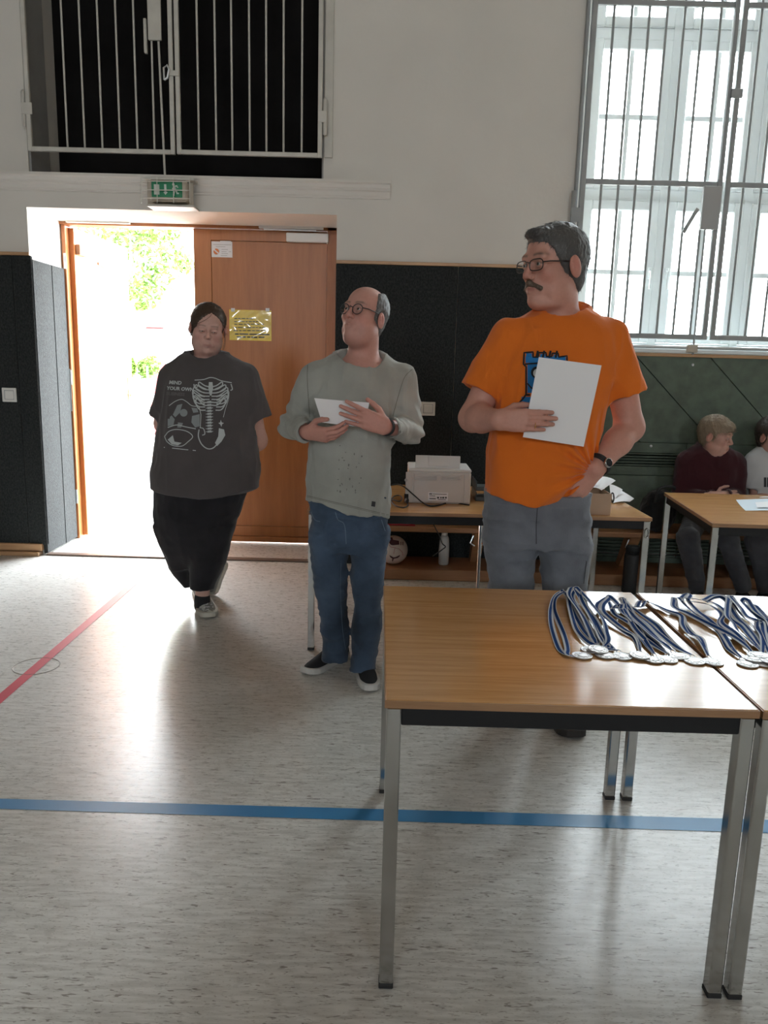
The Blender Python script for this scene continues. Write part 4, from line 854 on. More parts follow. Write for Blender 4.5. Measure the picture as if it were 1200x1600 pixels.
def skin_color(V, H, base, lip=(.36, .13, .11), brow=None, browz=.026, stub=0., flush=.35, brow_h=.0045, lash=.55, lashz=.0062):
    L = H.inv(V); x, y, z = L[:, 0], L[:, 1], L[:, 2]; c = np.tile(np.array(base, np.float32), (len(V), 1))
    def mixc(w, col): nonlocal c; w = np.clip(w, 0, 1)[:, None]; c = c*(1-w)+np.array(col, np.float32)*w
    front = np.clip((y-.03)/.03, 0, 1)
    mixc(flush*front*np.exp(-((np.abs(x)-.045)/.02)**2-((z+.035)/.025)**2), (base[0]*.95, base[1]*.68, base[2]*.66))
    mixc(flush*np.exp(-((x)/.016)**2-((z+.03)/.018)**2)*np.clip((y-.09)/.01, 0, 1), (base[0]*.95, base[1]*.7, base[2]*.66))
    mixc(flush*1.3*np.clip((np.abs(x)-.074)/.006, 0, 1)*np.exp(-((z)/.04)**2)*np.exp(-((y+.01)/.03)**2), (base[0]*.95, base[1]*.62, base[2]*.58))
    if stub: mixc(stub*np.clip((y-.0)/.02, 0, 1)*np.clip((-.045-z)/.02, 0, 1)*np.clip((z+.15)/.02, 0, 1), (base[0]*.6, base[1]*.62, base[2]*.65))
    mixc(.8*front*np.exp(-(np.maximum(np.abs(x)-.016, 0)/.005)**2 - ((z+.0697)/.0068)**2)*np.clip((y-.084)/.006, 0, 1), lip)
    mixc(lash*np.exp(-((z-lashz+((np.abs(x)-.031)/.014)**2*.003)/.0016)**2)*np.clip((.016-np.abs(np.abs(x)-.031))/.003, 0, 1)*np.clip((y-.078)/.004, 0, 1), (.05, .03, .025))
    if brow is not None:
        ax = np.abs(x); zc = browz + .004 - (ax-.032)**2*6; mixc(.85*np.exp(-((z-zc)/brow_h)**2)*np.clip((ax-.010)/.006, 0, 1)*np.clip((.054-ax)/.008, 0, 1)*np.clip((y-.055)/.01, 0, 1), brow)
    return c
def eyes(P, H, gaze=(0, 0), iris=(.10, .07, .045), white=(.50, .46, .44)):
    for q in (-1, 1):
        n, m = 20, 14; c = H(q*.031, .0785, .001); r = .0133*H.s; V = []; Fc = []; col = []
        d = np.array([math.sin(gaze[0])*math.cos(gaze[1]), math.cos(gaze[0])*math.cos(gaze[1]), math.sin(gaze[1])])
        a = np.cross(d, (0, 0, 1)); a /= np.linalg.norm(a); b = np.cross(a, d)
        for j in range(m+1):
            th_ = PI*j/m*.62 + (.0 if j else 0)
            for i in range(n):
                w = d*math.cos(th_)+(a*math.cos(2*PI*i/n)+b*math.sin(2*PI*i/n))*math.sin(th_); V.append(c + H.R @ (w*r)); col.append((.012, .01, .01) if th_ < .2 else (iris if th_ < .50 else white))
        for j in range(m):
            for i in range(n): Fc.append((j*n+i, j*n+(i+1) % n, (j+1)*n+(i+1) % n, (j+1)*n+i))
        P.add('eye', [(np.array(V), np.array(Fc))], M['eye'], None, np.array(col))
def strands(V, F_, n, flow, length, width, lift, rng, jitter=.35, segs=3, keep=None):
    """thin tapering hair blades following a flow field over a surface"""
    P0 = V[F_[:, 0]]; nrm = np.cross(V[F_[:, 1]]-P0, V[F_[:, 3]]-P0); nrm /= np.linalg.norm(nrm, axis=1, keepdims=True)+1e-12
    pick = rng.integers(0, len(F_), n); p = V[F_[pick]].mean(1); N = nrm[pick]
    if keep is not None: k = keep(p); p, N = p[k], N[k]; n = len(p)
    d = flow(p); d = d - N*(d*N).sum(1, keepdims=True); d /= np.linalg.norm(d, axis=1, keepdims=True)+1e-9
    d = d + rng.normal(size=d.shape)*jitter*.4 + N*lift; d /= np.linalg.norm(d, axis=1, keepdims=True)
    w = np.cross(d, N); w /= np.linalg.norm(w, axis=1, keepdims=True)+1e-9; L = length*rng.uniform(.6, 1.2, (n, 1)); out = []; cur = p - N*.001
    for s in range(segs+1):
        ww = width*(1 - .9*s/segs); out += [cur-w*ww, cur+w*ww]; d = d - N*.13; d /= np.linalg.norm(d, axis=1, keepdims=True); cur = cur + d*L/segs
    Vs = np.stack(out, 1); m = 2*(segs+1); base = (np.arange(n)*m)[:, None]
    Fs = np.concatenate([base + np.array([2*s, 2*s+1, 2*s+3, 2*s+2]) for s in range(segs)])
    return Vs.reshape(-1, 3), Fs
def hand_ops(wrist, d, nb, thumb, curls, sc=1., th=((.7, .55, -.35), (.35, .9, -.2), (.1, 1, -.1)), spread=.05, k=.006, ring=None):
    """d: wrist to knuckles, nb: out of the back of the hand, thumb: towards the thumb side"""
    d = np.array(d, float); d /= np.linalg.norm(d); nb = np.array(nb, float); nb -= d*(nb @ d); nb /= np.linalg.norm(nb); s = np.array(thumb, float); s -= d*(s @ d)+nb*(s @ nb); s /= np.linalg.norm(s)
    wrist = np.array(wrist, float); o = []
    offs = (.029, .0095, -.010, -.0285); kn = (.088, .092, .088, .080); seg = ((.043, .026, .021), (.048, .030, .022), (.045, .028, .022), (.035, .021, .019)); fr = (.0096, .0098, .0094, .0083)
    for i in range(4):
        a = wrist + s*offs[i]*.62*sc + d*.005*sc; b = wrist + s*offs[i]*sc + d*kn[i]*sc + nb*(.003 if i in (1, 2) else 0)*sc
        o.append(('u', rcone(a, b, .0165*sc, .0115*sc), .012*sc))
    o.append(('u', ell(wrist + d*.05*sc - nb*.007*sc, np.array([.036, .044, .0135])*sc, np.stack([s, d, nb], 1)), .012*sc))
    nails = []
    for i in range(4):
        p = wrist + s*offs[i]*sc + d*kn[i]*sc + nb*(.002 if i in (1, 2) else -.001)*sc; ang = 0; lat = (1.5-i)*spread
        for j in range(3):
            ang += curls[i][j]; v = (d + s*lat); v /= np.linalg.norm(v); dv = v*math.cos(ang) - nb*math.sin(ang); e = p + dv*seg[i][j]*sc
            o.append(('u', rcone(p, e, fr[i]*sc*(1-.07*j), fr[i]*sc*(1-.07*(j+1))), .003*sc if j else k*sc)); p0, p = p, e
        nails.append((p, dv, v*math.sin(ang)+nb*math.cos(ang)))
    p = wrist + d*.018*sc + s*.024*sc - nb*.008*sc
    for j, (L, r) in enumerate(((.046, .0155), (.033, .0115), (.026, .0105))):
        v = s*th[j][0]+d*th[j][1]+nb*th[j][2]; v /= np.linalg.norm(v); e = p + v*L*sc; o.append(('u', rcone(p, e, r*sc, (.0115, .0105, .0085)[j]*sc), .010*sc if j == 0 else .004*sc)); p = e
    return o
def shoe(P, heel, ang, L, wmax, hgt, name, mats, style, tilt=None, ztop=None):
    """heel point on the floor, direction angle in the person frame (0 = towards the camera, + = picture's right)"""
    f = np.array([math.sin(ang), math.cos(ang), 0]); r = np.array([math.cos(ang), -math.sin(ang), 0]); heel = np.array(heel, float)
    ts = np.array([0, .04, .12, .3, .5, .68, .82, .93, .98, 1.0]); ws = np.array([.35, .62, .74, .74, .80, .98, 1.0, .80, .52, .15])*wmax; hs = np.array([.55, .85, 1.0, .98, .82, .62, .50, .40, .30, .15])*hgt
    up = np.array([0, 0, 1.])
    Rt = np.eye(3) if tilt is None else tilt
    def loc(X, Y, Z):
        x, y, z = X-heel[0], Y-heel[1], Z-heel[2]
        if tilt is not None: x, y, z = (x*Rt[0, 0]+y*Rt[1, 0]+z*Rt[2, 0]), (x*Rt[0, 1]+y*Rt[1, 1]+z*Rt[2, 1]), (x*Rt[0, 2]+y*Rt[1, 2]+z*Rt[2, 2])
        t = (x*f[0]+y*f[1])/L; s = x*r[0]+y*r[1]; return t, s, z
    sole_t = .028
    def fs(X, Y, Z):
        t, s, z = loc(X, Y, Z); w = np.interp(t, ts, ws+.004).astype(np.float32); lift = np.clip((t-.75)/.25, 0, 1)**2*.012
        return np.maximum(np.maximum(np.abs(s)-w, np.maximum(-t, t-1)*L), np.maximum(z-sole_t-lift, lift-z))
    def fu(X, Y, Z):
        t, s, z = loc(X, Y, Z); w = np.interp(t, ts, ws).astype(np.float32); hh = np.interp(t, ts, hs).astype(np.float32)
        q = np.sqrt((s/w)**2+(np.maximum(z, 0)/np.maximum(hh, .01))**2+1e-9); return np.maximum(np.maximum((q-1)*np.minimum(w, hh), np.maximum(-t, t-1)*L), .012-z)
    pts = np.array([Rt @ (f*t*L+r*s*wmax*1.1+up*z)+heel for t in (0, 1) for s in (-1, 1) for z in (0, hgt*1.1)]); lo, hi = pts.min(0), pts.max(0)
    b2 = evaluate([('u', (fu, lo, hi), 0)], .0035); u_ = P.add(name, [b2], mats[1])
    b1 = evaluate([('u', (fs, lo, hi), 0)], .0035); P.add('sole', [b1], mats[0], u_)
    return u_, (f, r, heel, L, wmax, hgt)
def decal(P, cloth_bvh, polys, name, m, parent, lift=.0025):
    """print on cloth: polygons given where the photo shows them, laid onto the cloth surface"""
    V = []; Fc = []
    for poly in polys:
        ids = []
        for u, v in poly:
            d = ray(u, v); d = d/np.linalg.norm(d); hit = cloth_bvh.ray_cast(Vector(CO), Vector(d))
            if hit[0] is None: ids = None; break
            p = np.array(hit[0]) - d*lift; V.append(p); ids.append(len(V)-1)
        if ids and len(ids) > 2: Fc.append(tuple(ids))
    if Fc: return meshobj(name, V, Fc, m, parent)
def decals(P, b, groups, name, m, parent, lift=.0025):
    for g in groups: decal(P, b, g, name, m, parent, lift)
def stroke(pts, w, closed=False):
    """outline strip in the picture plane, tapering widths allowed"""
    P = [np.array(p, float) for p in pts]; n = len(P); ws = w if hasattr(w, '__len__') else [w]*n; L_ = []
    for i in range(n):
        a = P[(i-1) % n] if closed or i else P[0]; b = P[(i+1) % n] if closed or i < n-1 else P[-1]; t = b-a; t /= np.linalg.norm(t)+1e-9; nn = np.array([-t[1], t[0]]); L_.append((P[i]+nn*ws[i]/2, P[i]-nn*ws[i]/2))
    return [[L_[i][0], L_[(i+1) % n][0], L_[(i+1) % n][1], L_[i][1]] for i in range(n if closed else n-1)]
def curve2(pts, n=6): return [tuple(p[:2]) for p in spline([(a, b, 0) for a, b in pts], n)]
def fill(poly):           # fan with inner ring so that the print follows the cloth
    P = [np.array(p, float) for p in poly]; c = sum(P)/len(P); n = len(P); out = []
    for i in range(n):
        a, b = P[i], P[(i+1) % n]; out += [[a, b, lerp(c, b, .5), lerp(c, a, .5)], [lerp(c, a, .5), lerp(c, b, .5), c]]
    return out
def text2(s, u, v, size, bold=0., ang=0., align='LEFT', shear=0.):
    vs_, fs = ptext(None, 0, 0, 0, size, s, None, bold=bold, align=align, shear=shear); ca, sa = math.cos(ang), math.sin(ang); out = []
    for f in fs:
        if np.mean([vs_[i][2] for i in f]) < 1e-4: continue
        out.append([(u + vs_[i][0]*ca + vs_[i][1]*sa, v + vs_[i][0]*sa - vs_[i][1]*ca) for i in f])
    return out
def glasses(P, H, m, rim, shape='round', ear=.078, wide=1., tilt=0):
    g_ = thing_child = None; b = MB(); lens = []
    yv = .1035
    for q in (-1, 1):
        c = (q*.0335, 0, -.002); pts = []
        for a in np.linspace(0, 2*PI, 25)[:-1]:
            ex_ = 2 if shape == 'round' else 3.2; ca, sa = math.cos(a), math.sin(a); rr = 1/((abs(ca)**ex_+abs(sa)**ex_)**(1/ex_)); rx, rz = (.0235, .0215) if shape == 'round' else (.0265, .0165)
            pts.append(H(c[0]+rr*ca*rx, yv-.006*abs(c[0]+rr*ca*rx)/.05, c[2]+rr*sa*rz))
        b.tube(pts, rim*H.s, 6, closed=True); lens.append(pts)
    b.tube([H(-.011, .103, .004), H(0, .107, .008), H(.011, .103, .004)], rim*H.s, 6)
    fr_ = P.mb(b, 'spectacles', m, None, True)
    for q in (-1, 1):
        t = MB(); t.tube([H(q*.058, .096, .004), H(q*.070*wide, .075, .006), H(q*(ear+.001)*wide, .010, .008)], [rim*H.s*1.15]*3, 6); P.mb(t, 'temple_arm', m, fr_, True)
    for pts in lens:
        c = sum(pts)/len(pts); V = [c]+pts; meshobj('lens', P.world(np.array(V)), [(0, 1+i, 1+(i+1) % len(pts)) for i in range(len(pts))], M['glass'], fr_)
    return fr_
M['eye'] = mat('eye', (.6, .6, .6), .15, attr='Col')
M['skin'] = mat('skin', (.5, .3, .24), .55, attr='Col', var=.05, scale=90, bump=.06, bscale=300, sub=.12)
# ================================================================ the people
def cloth(name, col, var=.1, sc=9, rough=.9, bump=.25, st=(1, 1, 1), bs=220): return mat(name, col, rough, var=var, scale=sc, stretch=st, bump=bump, bscale=bs, sheen=.15, spec=.2)
def ccone(a, b, ra, rb):
    """cone with a flat open end at b (a sleeve or trouser end)"""
    f, lo, hi = rcone(a, np.array(b)+(np.array(b)-np.array(a))*.15, ra, rb+(rb-ra)*.15); n = np.array(b, float)-np.array(a, float); n /= np.linalg.norm(n); b = np.array(b, float)
    return (lambda X, Y, Z: np.maximum(f(X, Y, Z), (X-b[0])*n[0]+(Y-b[1])*n[1]+(Z-b[2])*n[2])), lo, hi
def sleeve(a, b, ra, rb, k=.03, wall=.011):
    n = np.array(b, float)-np.array(a, float); n /= np.linalg.norm(n); b = np.array(b, float)
    return [('u', ccone(a, b, ra, rb), k)], [('s', rcone(b-n*.035, b+n*.03, rb-wall-.004, rb-wall), 0)]
def hair_ops(H, table, top=None, thick=.012, nape=-.10, wide=1., bottom=None, extra=()):
    zt_, yt_ = zip(*table); s = H.s
    def g(X, Y, Z):
        x, y, z = X-H.c[0], Y-H.c[1], Z-H.c[2]; R = H.R
        a = (x*R[0, 0]+y*R[1, 0]+z*R[2, 0])/s; b = (x*R[0, 1]+y*R[1, 1]+z*R[2, 1])/s; c = (x*R[0, 2]+y*R[1, 2]+z*R[2, 2])/s
        d = b - np.interp(c, zt_, yt_).astype(np.float32); d = np.maximum(d*.7, nape-c)
        if top is not None: d = np.maximum(d, top(a, b, c))
        return d*s
    o = [('u', ell(H(0, -.016, .038), np.array([.077*wide+thick, .099+thick, .088+thick])*s, H.R), 0), ('u', ell(H(0, -.045, -.025), np.array([.060*wide+thick*.6, .055+thick*.6, .070])*s, H.R), .02*s)]
    o += list(extra); o.append(('i', (g, None, None), .004*s)); return o
def crown_flow(H, crown, fwd=(0, 0, 0)):
    c = np.array(crown); fw = np.array(fwd)
    def fl_(p): L = H.inv(p); v = L - c; v /= np.linalg.norm(v, axis=1, keepdims=True)+1e-9; return (v+fw) @ H.R.T
    return fl_
rngp = np.random.default_rng(21)

# ---------------------------------------------------------------- man in the orange T-shirt
A = Person(.56, 2.85, 'tall man with moustache in orange T-shirt holding a white sheet')
H = Frame(A.q(866, 417, .0), yaw=math.radians(-60), pitch=math.radians(-2), roll=math.radians(-1), sc=1.155)
nk = A.q(874, 506, -.035)
sk = (.52, .265, .205)
hb_ = evaluate(head_ops(H, wide=1.0, jaw=1.0, neck_to=nk, neck_r=.058, chin2=.7, lips=.8, yoke=((0, .0, -.01), (.105, .085, .05))), .0028)
S1, E1, W1 = A.q(795, 535, 0), A.q(739, 653, .04), A.q(780, 656, .236)
armL = [('u', rcone(S1, E1, .060, .048), 0), ('u', rcone(E1, lerp(E1, W1, .35), .046, .046), .03), ('u', rcone(lerp(E1, W1, .35), W1, .046, .034, ((0, 1, 0), .8)), .03)]
hd1 = hand_ops(W1, (1, .10, .01), (0, 1, .12), (0, 0, 1), [(.06, .16, .14), (.07, .17, .14), (.09, .18, .14), (.12, .2, .14)], 1.0, th=((.55, .7, -.5), (.2, .9, -.5), (0, 1, -.1)), spread=.0)
S2, E2, W2 = A.q(957, 535, -.01), A.q(984, 668, -.045), A.q(929, 733, .10)
armR = [('u', rcone(S2, E2, .062, .050), 0), ('u', rcone(E2, lerp(E2, W2, .35), .048, .047), .03), ('u', rcone(lerp(E2, W2, .35), W2, .047, .036), .03)]
hd2 = hand_ops(W2, A.q(893, 775, .105)-W2, (.35, 1, .3), A.q(893, 735, .12)-W2, [(.2, .3, .2)]*4, 1.06, th=((.5, .8, .1), (.2, .9, -.1), (.1, 1, -.2)), spread=.02, k=.01)
tr = A.rows([(500, 835, 925, .07, -.03), (540, 800, 945, .1, 0), (640, 795, 930, .11, .01), (770, 775, 912, .11, .01)])
bl = [hb_, evaluate(armL+hd1, .0032), evaluate(armR+hd2, .0032), evaluate([('u', loft(tr), 0)], .012)]
cols = np.concatenate([skin_color(bl[0][0], H, sk, lip=(.33, .12, .10), brow=(.12, .08, .06), stub=.12, flush=.5, brow_h=.004)] + [np.tile(np.array(sk, np.float32)*np.array((1.0, .98, .98)), (len(b[0]), 1)) for b in bl[1:]])
A.add('body', bl, M['skin'], None, cols)
eyes(A, H, (-.1, -.05), (.10, .09, .08))
orange = cloth('orange_cotton', (.68, .155, .016), .07, 5)
rows = A.rows([(482, 850, 906, .070, -.035), (488, 834, 928, .085, -.032), (496, 815, 948, .10, -.027), (506, 799, 962, .11, -.02), (520, 786, 969, .12, -.01), (545, 780, 966, .13, 0), (590, 779, 955, .138, .01), (630, 775, 948, .142, .015), (680, 768, 939, .147, .02), (740, 760, 930, .152, .025), (775, 756, 926, .15, .02), (796, 757, 926, .145, .02)], 2.3)
u1, h1 = sleeve(A.q(795, 529, -.005), A.q(752, 610, .012), .066, .070); u2, h2 = sleeve(A.q(955, 527, -.012), A.q(977, 617, -.012), .068, .083)
def neckhole(P, back, front, c, rx, ry, cloth, top, rt=.009):
    """opens the top of a shirt along the plane from the back (u, v, d) to the front (u, v, d) of the neckline and lays a rib collar on it"""
    b_, f_ = P.q(*back), P.q(*front); t = f_-b_; t /= np.linalg.norm(t); side = np.array([1., 0, 0]); side -= t*(side @ t); side /= np.linalg.norm(side); n = np.cross(side, t); n = n if n[2] > 0 else -n
    m = (b_+f_)/2 + side*c; ry = np.linalg.norm(f_-b_)/2 if ry is None else ry
    Rr = np.stack([side, t, n], 1)
    ring = [m + side*math.cos(a)*rx + t*math.sin(a)*ry + n*(.012*abs(math.cos(a))) for a in np.linspace(0, 2*PI, 41)[:-1]]
    ops = [('u', ell(m-n*.014, (rx+.010, ry+.010, .045), Rr), .06), ('s', ell(m+n*.062, (rx-.004, ry-.004, .10), Rr), .004)]
    return ops, MB().tube(ring, rt, 8, closed=True)
def cutline(P, a, b, k=.004):
    p, r = P.q(*a), P.q(*b); t = r-p; n = np.array([t[2], 0, -t[0]]); n = n if n[2] < 0 else -n; return ('i', plane(p, n), k)
nf = [('s', ell(H(0, -.03, -.165), np.array([.060, .062, .05])*1.155, H.R), .01)]
def folds(amp, f1, f2, seed):
    return lambda P_: amp*(vnoise(P_, f1, seed)*1.6 + 2.0*np.abs(vnoise(P_, f2, seed+5))**.8 + 1.1*np.abs(vnoise(P_, np.array(f2)*2.3, seed+9))**.9 - .9)
def sh_disp(P_):
    d = folds(.0055, (7, 7, 5), (11, 11, 4.5), 1.3)(P_)
    tgt = A.q(925, 735, .1); v = P_-tgt; r = np.linalg.norm(v, axis=1); an = np.arctan2(v[:, 2], -v[:, 0]); return d + .007*np.sin(an*16)*np.exp(-((r-.10)/.09)**2)*(P_[:, 0] < tgt[0]+.02)
nh, ring_ = neckhole(A, (899, 474, -.125), (868, 505, .065), 0, .083, None, None, None)
ts = evaluate([('u', loft(rows), 0)] + u1 + u2 + h1 + h2 + nh + [cutline(A, (757, 768), (838, 786)), cutline(A, (838, 796), (936, 712), .07)], .0042, disp=sh_disp)
shirt = A.add('t_shirt', [ts], orange)
A.mb(ring_, 'collar', orange, shirt, True)
# blue rook print
bv = A.bvh(shirt)
M['printblack'] = mat('print_black', (.008, .009, .011), .8); M['printblue'] = mat('print_blue', (.010, .16, .42), .8); M['printwhite'] = mat('print_white', (.55, .58, .58), .85)
outl = [(819, 551), (833, 550), (833, 558), (841, 558), (842, 551), (853, 551), (854, 557), (862, 557), (863, 552), (872, 552), (873, 558), (886, 556), (886, 566), (880, 572), (880, 612), (886, 624), (890, 632), (890, 645), (806, 645), (809, 632), (818, 622), (822, 616), (822, 573), (818, 569)]
def dens(poly, n=3): return [lerp(np.array(poly[i], float), np.array(poly[(i+1) % len(poly)], float), k/n) for i in range(len(poly)) for k in range(n)]
gx = [(u, v) for u in range(820, 890, 6) for v in range(0, 1)]
def rects(u0, v0, u1, v1, nu=6, nv=4): return [[(lerp(u0, u1, i/nu), lerp(v0, v1, j/nv)), (lerp(u0, u1, (i+1)/nu), lerp(v0, v1, j/nv)), (lerp(u0, u1, (i+1)/nu), lerp(v0, v1, (j+1)/nv)), (lerp(u0, u1, i/nu), lerp(v0, v1, (j+1)/nv))] for i in range(nu) for j in range(nv)]
decal(A, bv, rects(821, 557, 884, 567) + rects(824, 568, 879, 614) + rects(815, 620, 884, 630) + rects(809, 631, 888, 645) + rects(822, 552, 831, 558, 2, 2) + rects(844, 553, 852, 558, 2, 2) + rects(865, 554, 871, 558, 2, 2), 'rook_print', M['printblue'], shirt, .002)
bl_ = stroke(dens(outl), 2.6, True) + stroke([(820, 569), (840, 567.5), (860, 568), (884, 569)], 2.5) + stroke([(822, 617), (850, 617), (882, 617)], 3) + stroke([(812, 631), (850, 630), (888, 631)], 2.6)
for u in (838, 848, 858, 868): bl_ += stroke([(u, 559), (u+2.5, 548)], 3.2)
bl_ += stroke([(824, 599), (830, 606), (834, 608)], 2.2)
decal(A, bv, bl_, 'rook_print', M['printblack'], shirt, .003)
cir = lambda u, v, a, b, n=16: [(u+a*math.cos(t), v+b*math.sin(t)) for t in np.linspace(0, 2*PI, n+1)[:-1]]
decal(A, bv, fill(cir(839, 582, 9.5, 9.5)), 'rook_print', M['printblack'], shirt, .0034); decal(A, bv, fill(cir(840, 583, 7, 7)), 'rook_print', M['printwhite'], shirt, .0040); decal(A, bv, fill(cir(841, 584, 2.4, 3)), 'rook_print', M['printblack'], shirt, .0046)
decal(A, bv, fill(cir(862, 582, 8.5, 8.5)), 'rook_print', M['printblack'], shirt, .0034); decal(A, bv, fill(cir(862, 583, 6.2, 6.2)), 'rook_print', M['printwhite'], shirt, .0040)
# jeans
gj = cloth('grey_denim', (.155, .165, .19), .2, 12, bump=.3)
hips = A.rows([(765, 760, 926, .128, .012), (800, 757, 926, .136, .0), (825, 757, 923, .134, -.005), (850, 757, 920, .125, -.01)], 2.4)
lgL = A.rows([(820, 757, 842, .115, -.005), (880, 759, 837, .10, -.015), (918, 762, 835, .092, -.03), (1000, 772, 834, .08, -.09), (1078, 776, 834, .075, -.15)], 2.2)
lgR = A.rows([(820, 836, 922, .115, -.005), (880, 842, 919, .10, -.01), (918, 843, 915, .092, -.02), (1000, 850, 916, .08, -.06), (1100, 858, 922, .072, -.10)], 2.2)
jn = evaluate([('u', loft(hips), 0), ('u', loft(lgL), .02), ('u', loft(lgR), .02)], .006, disp=folds(.0055, (8, 8, 9), (7, 7, 14), 4.4))
jean = A.add('jeans', [jn], gj)
bvj = A.bvh(jean)
decal(A, bvj, stroke(curve2([(884, 757), (890, 766), (903, 771), (916, 772), (926, 768)]), 1.6), 'pocket_seam', M['ink'], jean); decals(A, bvj, [stroke([(924, 778), (922, 800), (920, 840), (916, 880), (912, 912)], 1.3), stroke(curve2([(840, 790), (838, 820), (838, 850)]), 1.2)], 'seam', M['ink'], jean)
bs = mat('brown_suede', (.12, .072, .05), .8, var=.15, scale=30); bsole = mat('dark_sole', (.03, .026, .024), .7)
for toe, heel in (((899, 1157), (.725-.56, 2.85-3.11)), ((800, 1128), (.44-.56, 2.85-3.17))):
    t = PZ(*toe); tl = np.array([t[0]-.56, 2.85-t[1]]); hl = np.array(heel); d_ = tl-hl; L_ = np.linalg.norm(d_); shoe(A, (hl[0], hl[1], 0), math.atan2(d_[0], d_[1]), L_, .056, .095, 'shoe', (bsole, bs), 0)
# hair, moustache, spectacles
hairA = mat('grey_brown_hair', (.075, .068, .062), .5, attr='Col', spec=.4)
tbl = [(-.12, -.05), (-.07, -.045), (-.045, -.028), (-.03, .0), (-.02, .020), (.0, .030), (.02, .044), (.045, .058), (.060, .066), (.068, .090), (.078, .105), (.1, .13), (.15, .14)]
ho = hair_ops(H, tbl, thick=.0075, nape=-.082, extra=[('u', ell(H(.0, .062, .092), np.array([.048, .040, .020])*1.155, H.R), .02)])
for q in (-1, 1): ho.append(('s', ell(H(q*.089, -.012, -.008), np.array([.020, .024, .036])*1.155, H.R), .003))
hv, hf = evaluate(ho, .0035, disp=lambda P_: .0025*ridge(P_, (120, 120, 60), 2))
st = strands(hv, hf, 9000, crown_flow(H, (-.01, -.05, .15), (.1, .0, -.15)), .020, .0008, .12, rngp)
def haircols(nbase, strand_verts, dark, light, frac, rng, per=8):
    n = len(strand_verts)//per; w = np.clip(rng.normal(frac, .3, n), 0, 1)[:, None]; c = np.array(dark)*(1-w)+np.array(light)*w
    return np.concatenate([np.tile(np.array(dark)*(1-frac*.6)+np.array(light)*frac*.6, (nbase, 1)), np.repeat(c, per, 0), np.tile(np.array(dark), (len(strand_verts)-n*per, 1))])
def haircol(V, dark, light, frac, seed): n_ = vnoise(V, (160, 160, 160), seed)*.5+.5; w = np.clip((n_-(1-frac))*4, 0, 1)[:, None]; return np.array(dark)*(1-w)+np.array(light)*w
cA = haircols(len(hv), st[0], (.045, .040, .038), (.19, .185, .18), .4, rngp)
A.add('hair', [(hv, hf), st], hairA, None, cA)
mo = [('u', rcone(H(0, .097, -.052), H(.034, .080, -.068), .0105, .0075), 0), ('u', rcone(H(0, .097, -.052), H(-.034, .080, -.068), .0105, .0075), .006)]
mv, mf = evaluate(mo, .0022); ms = strands(mv, mf, 700, lambda p: np.tile(H.R @ np.array([0, .2, -1.]), (len(p), 1)), .010, .0007, .2, rngp)
A.add('moustache', [(mv, mf), ms], hairA, None, haircol(np.concatenate([mv, ms[0]]), (.10, .066, .046), (.16, .12, .09), .4, 1.))
glasses(A, H, mat('dark_spectacle_frame', (.02, .014, .012), .35), .0017, 'rect')
# watch and ring
wd = (E2-W2)/np.linalg.norm(E2-W2); wc = W2 + wd*.028; s1 = np.cross(wd, (0, 1, 0)); s1 /= np.linalg.norm(s1); s2 = np.cross(wd, s1)
wt = MB()
for o_ in (-.008, -.003, .003, .008): wt.tube([wc + wd*o_ + (s1*math.cos(a)+s2*math.sin(a))*.0415 for a in np.linspace(0, 2*PI, 29)[:-1]], .0035, 6, closed=True)
wo = A.mb(wt, 'watch_strap', M['rubber'], None, True)
front = np.array([.35, .93, .1]); front -= wd*(front @ wd); front /= np.linalg.norm(front); b_ = np.cross(wd, front); fcen = wc + front*.043
A.mb(MB().lathe([(.018, -.004), (.018, .005), (.0155, .007)], fcen, 22, np.stack([wd, b_, front], 1)), 'watch_case', M['chrome'], wo, True); A.mb(MB().lathe([(.0145, .0), (.0145, .0005)], fcen+front*.0072, 22, np.stack([wd, b_, front], 1)), 'watch_dial', M['black'], wo)
rgc = W1 + np.array([.092+.022, .012, -.014])*1.04
A.mb(MB().tube([rgc + np.array([0, math.cos(a), math.sin(a)])*.0112 for a in np.linspace(0, 2*PI, 17)[:-1]], .0016, 6, closed=True), 'ring', mat('gold', (.75, .5, .2), .25, 1), None, True)
def wq(P, u, v, d): return P.world(np.array([P.q(u, v, d)]))[0]
paper([wq(A, 842, 558, .205), wq(A, 940, 571, .205), wq(A, 912, 698, .222), wq(A, 817, 683, .222)][::-1], 'large white sheet held flat against the orange T-shirt', bend=.0, group='sheets held by the men')

# ---------------------------------------------------------------- man in the grey long-sleeved shirt
B = Person(-.14, 3.36, 'balding man with round glasses in grey long-sleeved shirt and blue jeans')
H = Frame(B.q(569, 494, .02), yaw=math.radians(-33), pitch=math.radians(15), roll=math.radians(2), sc=.985)
nk = B.q(566, 572, -.03)
sk2 = (.52, .27, .22)
hbk = evaluate(head_ops(H, wide=1.05, jaw=1.05, jk=.03, neck_to=nk, neck_r=.066, chin2=1.1, lips=1.05, earz=-.014, yoke=((0, .012, -.014), (.120, .098, .055))), .0028)
S1, E1, W1 = B.q(490, 588, 0), B.q(456, 665, .0), B.q(481, 676, .20)
S2, E2, W2 = B.q(630, 590, 0), B.q(640, 672, .01), B.q(603, 667, .235)
h1 = hand_ops(W1, (1, .52, -.06), (-.25, .75, -.62), (-.1, .35, 1), [(.35, .45, .3), (.4, .5, .3), (.45, .5, .3), (.5, .55, .3)], .98, th=((.7, .7, -.2), (.3, .9, -.1), (.1, 1, -.1)), spread=.02)
h2 = hand_ops(W2, (-.93, .10, .33), (.15, 1, -.05), (.25, -.1, 1), [(-.05, .05, .05), (-.02, .08, .08), (.0, .1, .1), (.05, .15, .1)], 1.04, th=((.6, .6, -.5), (.35, .9, -.25), (.3, 1, 0)), spread=.07)
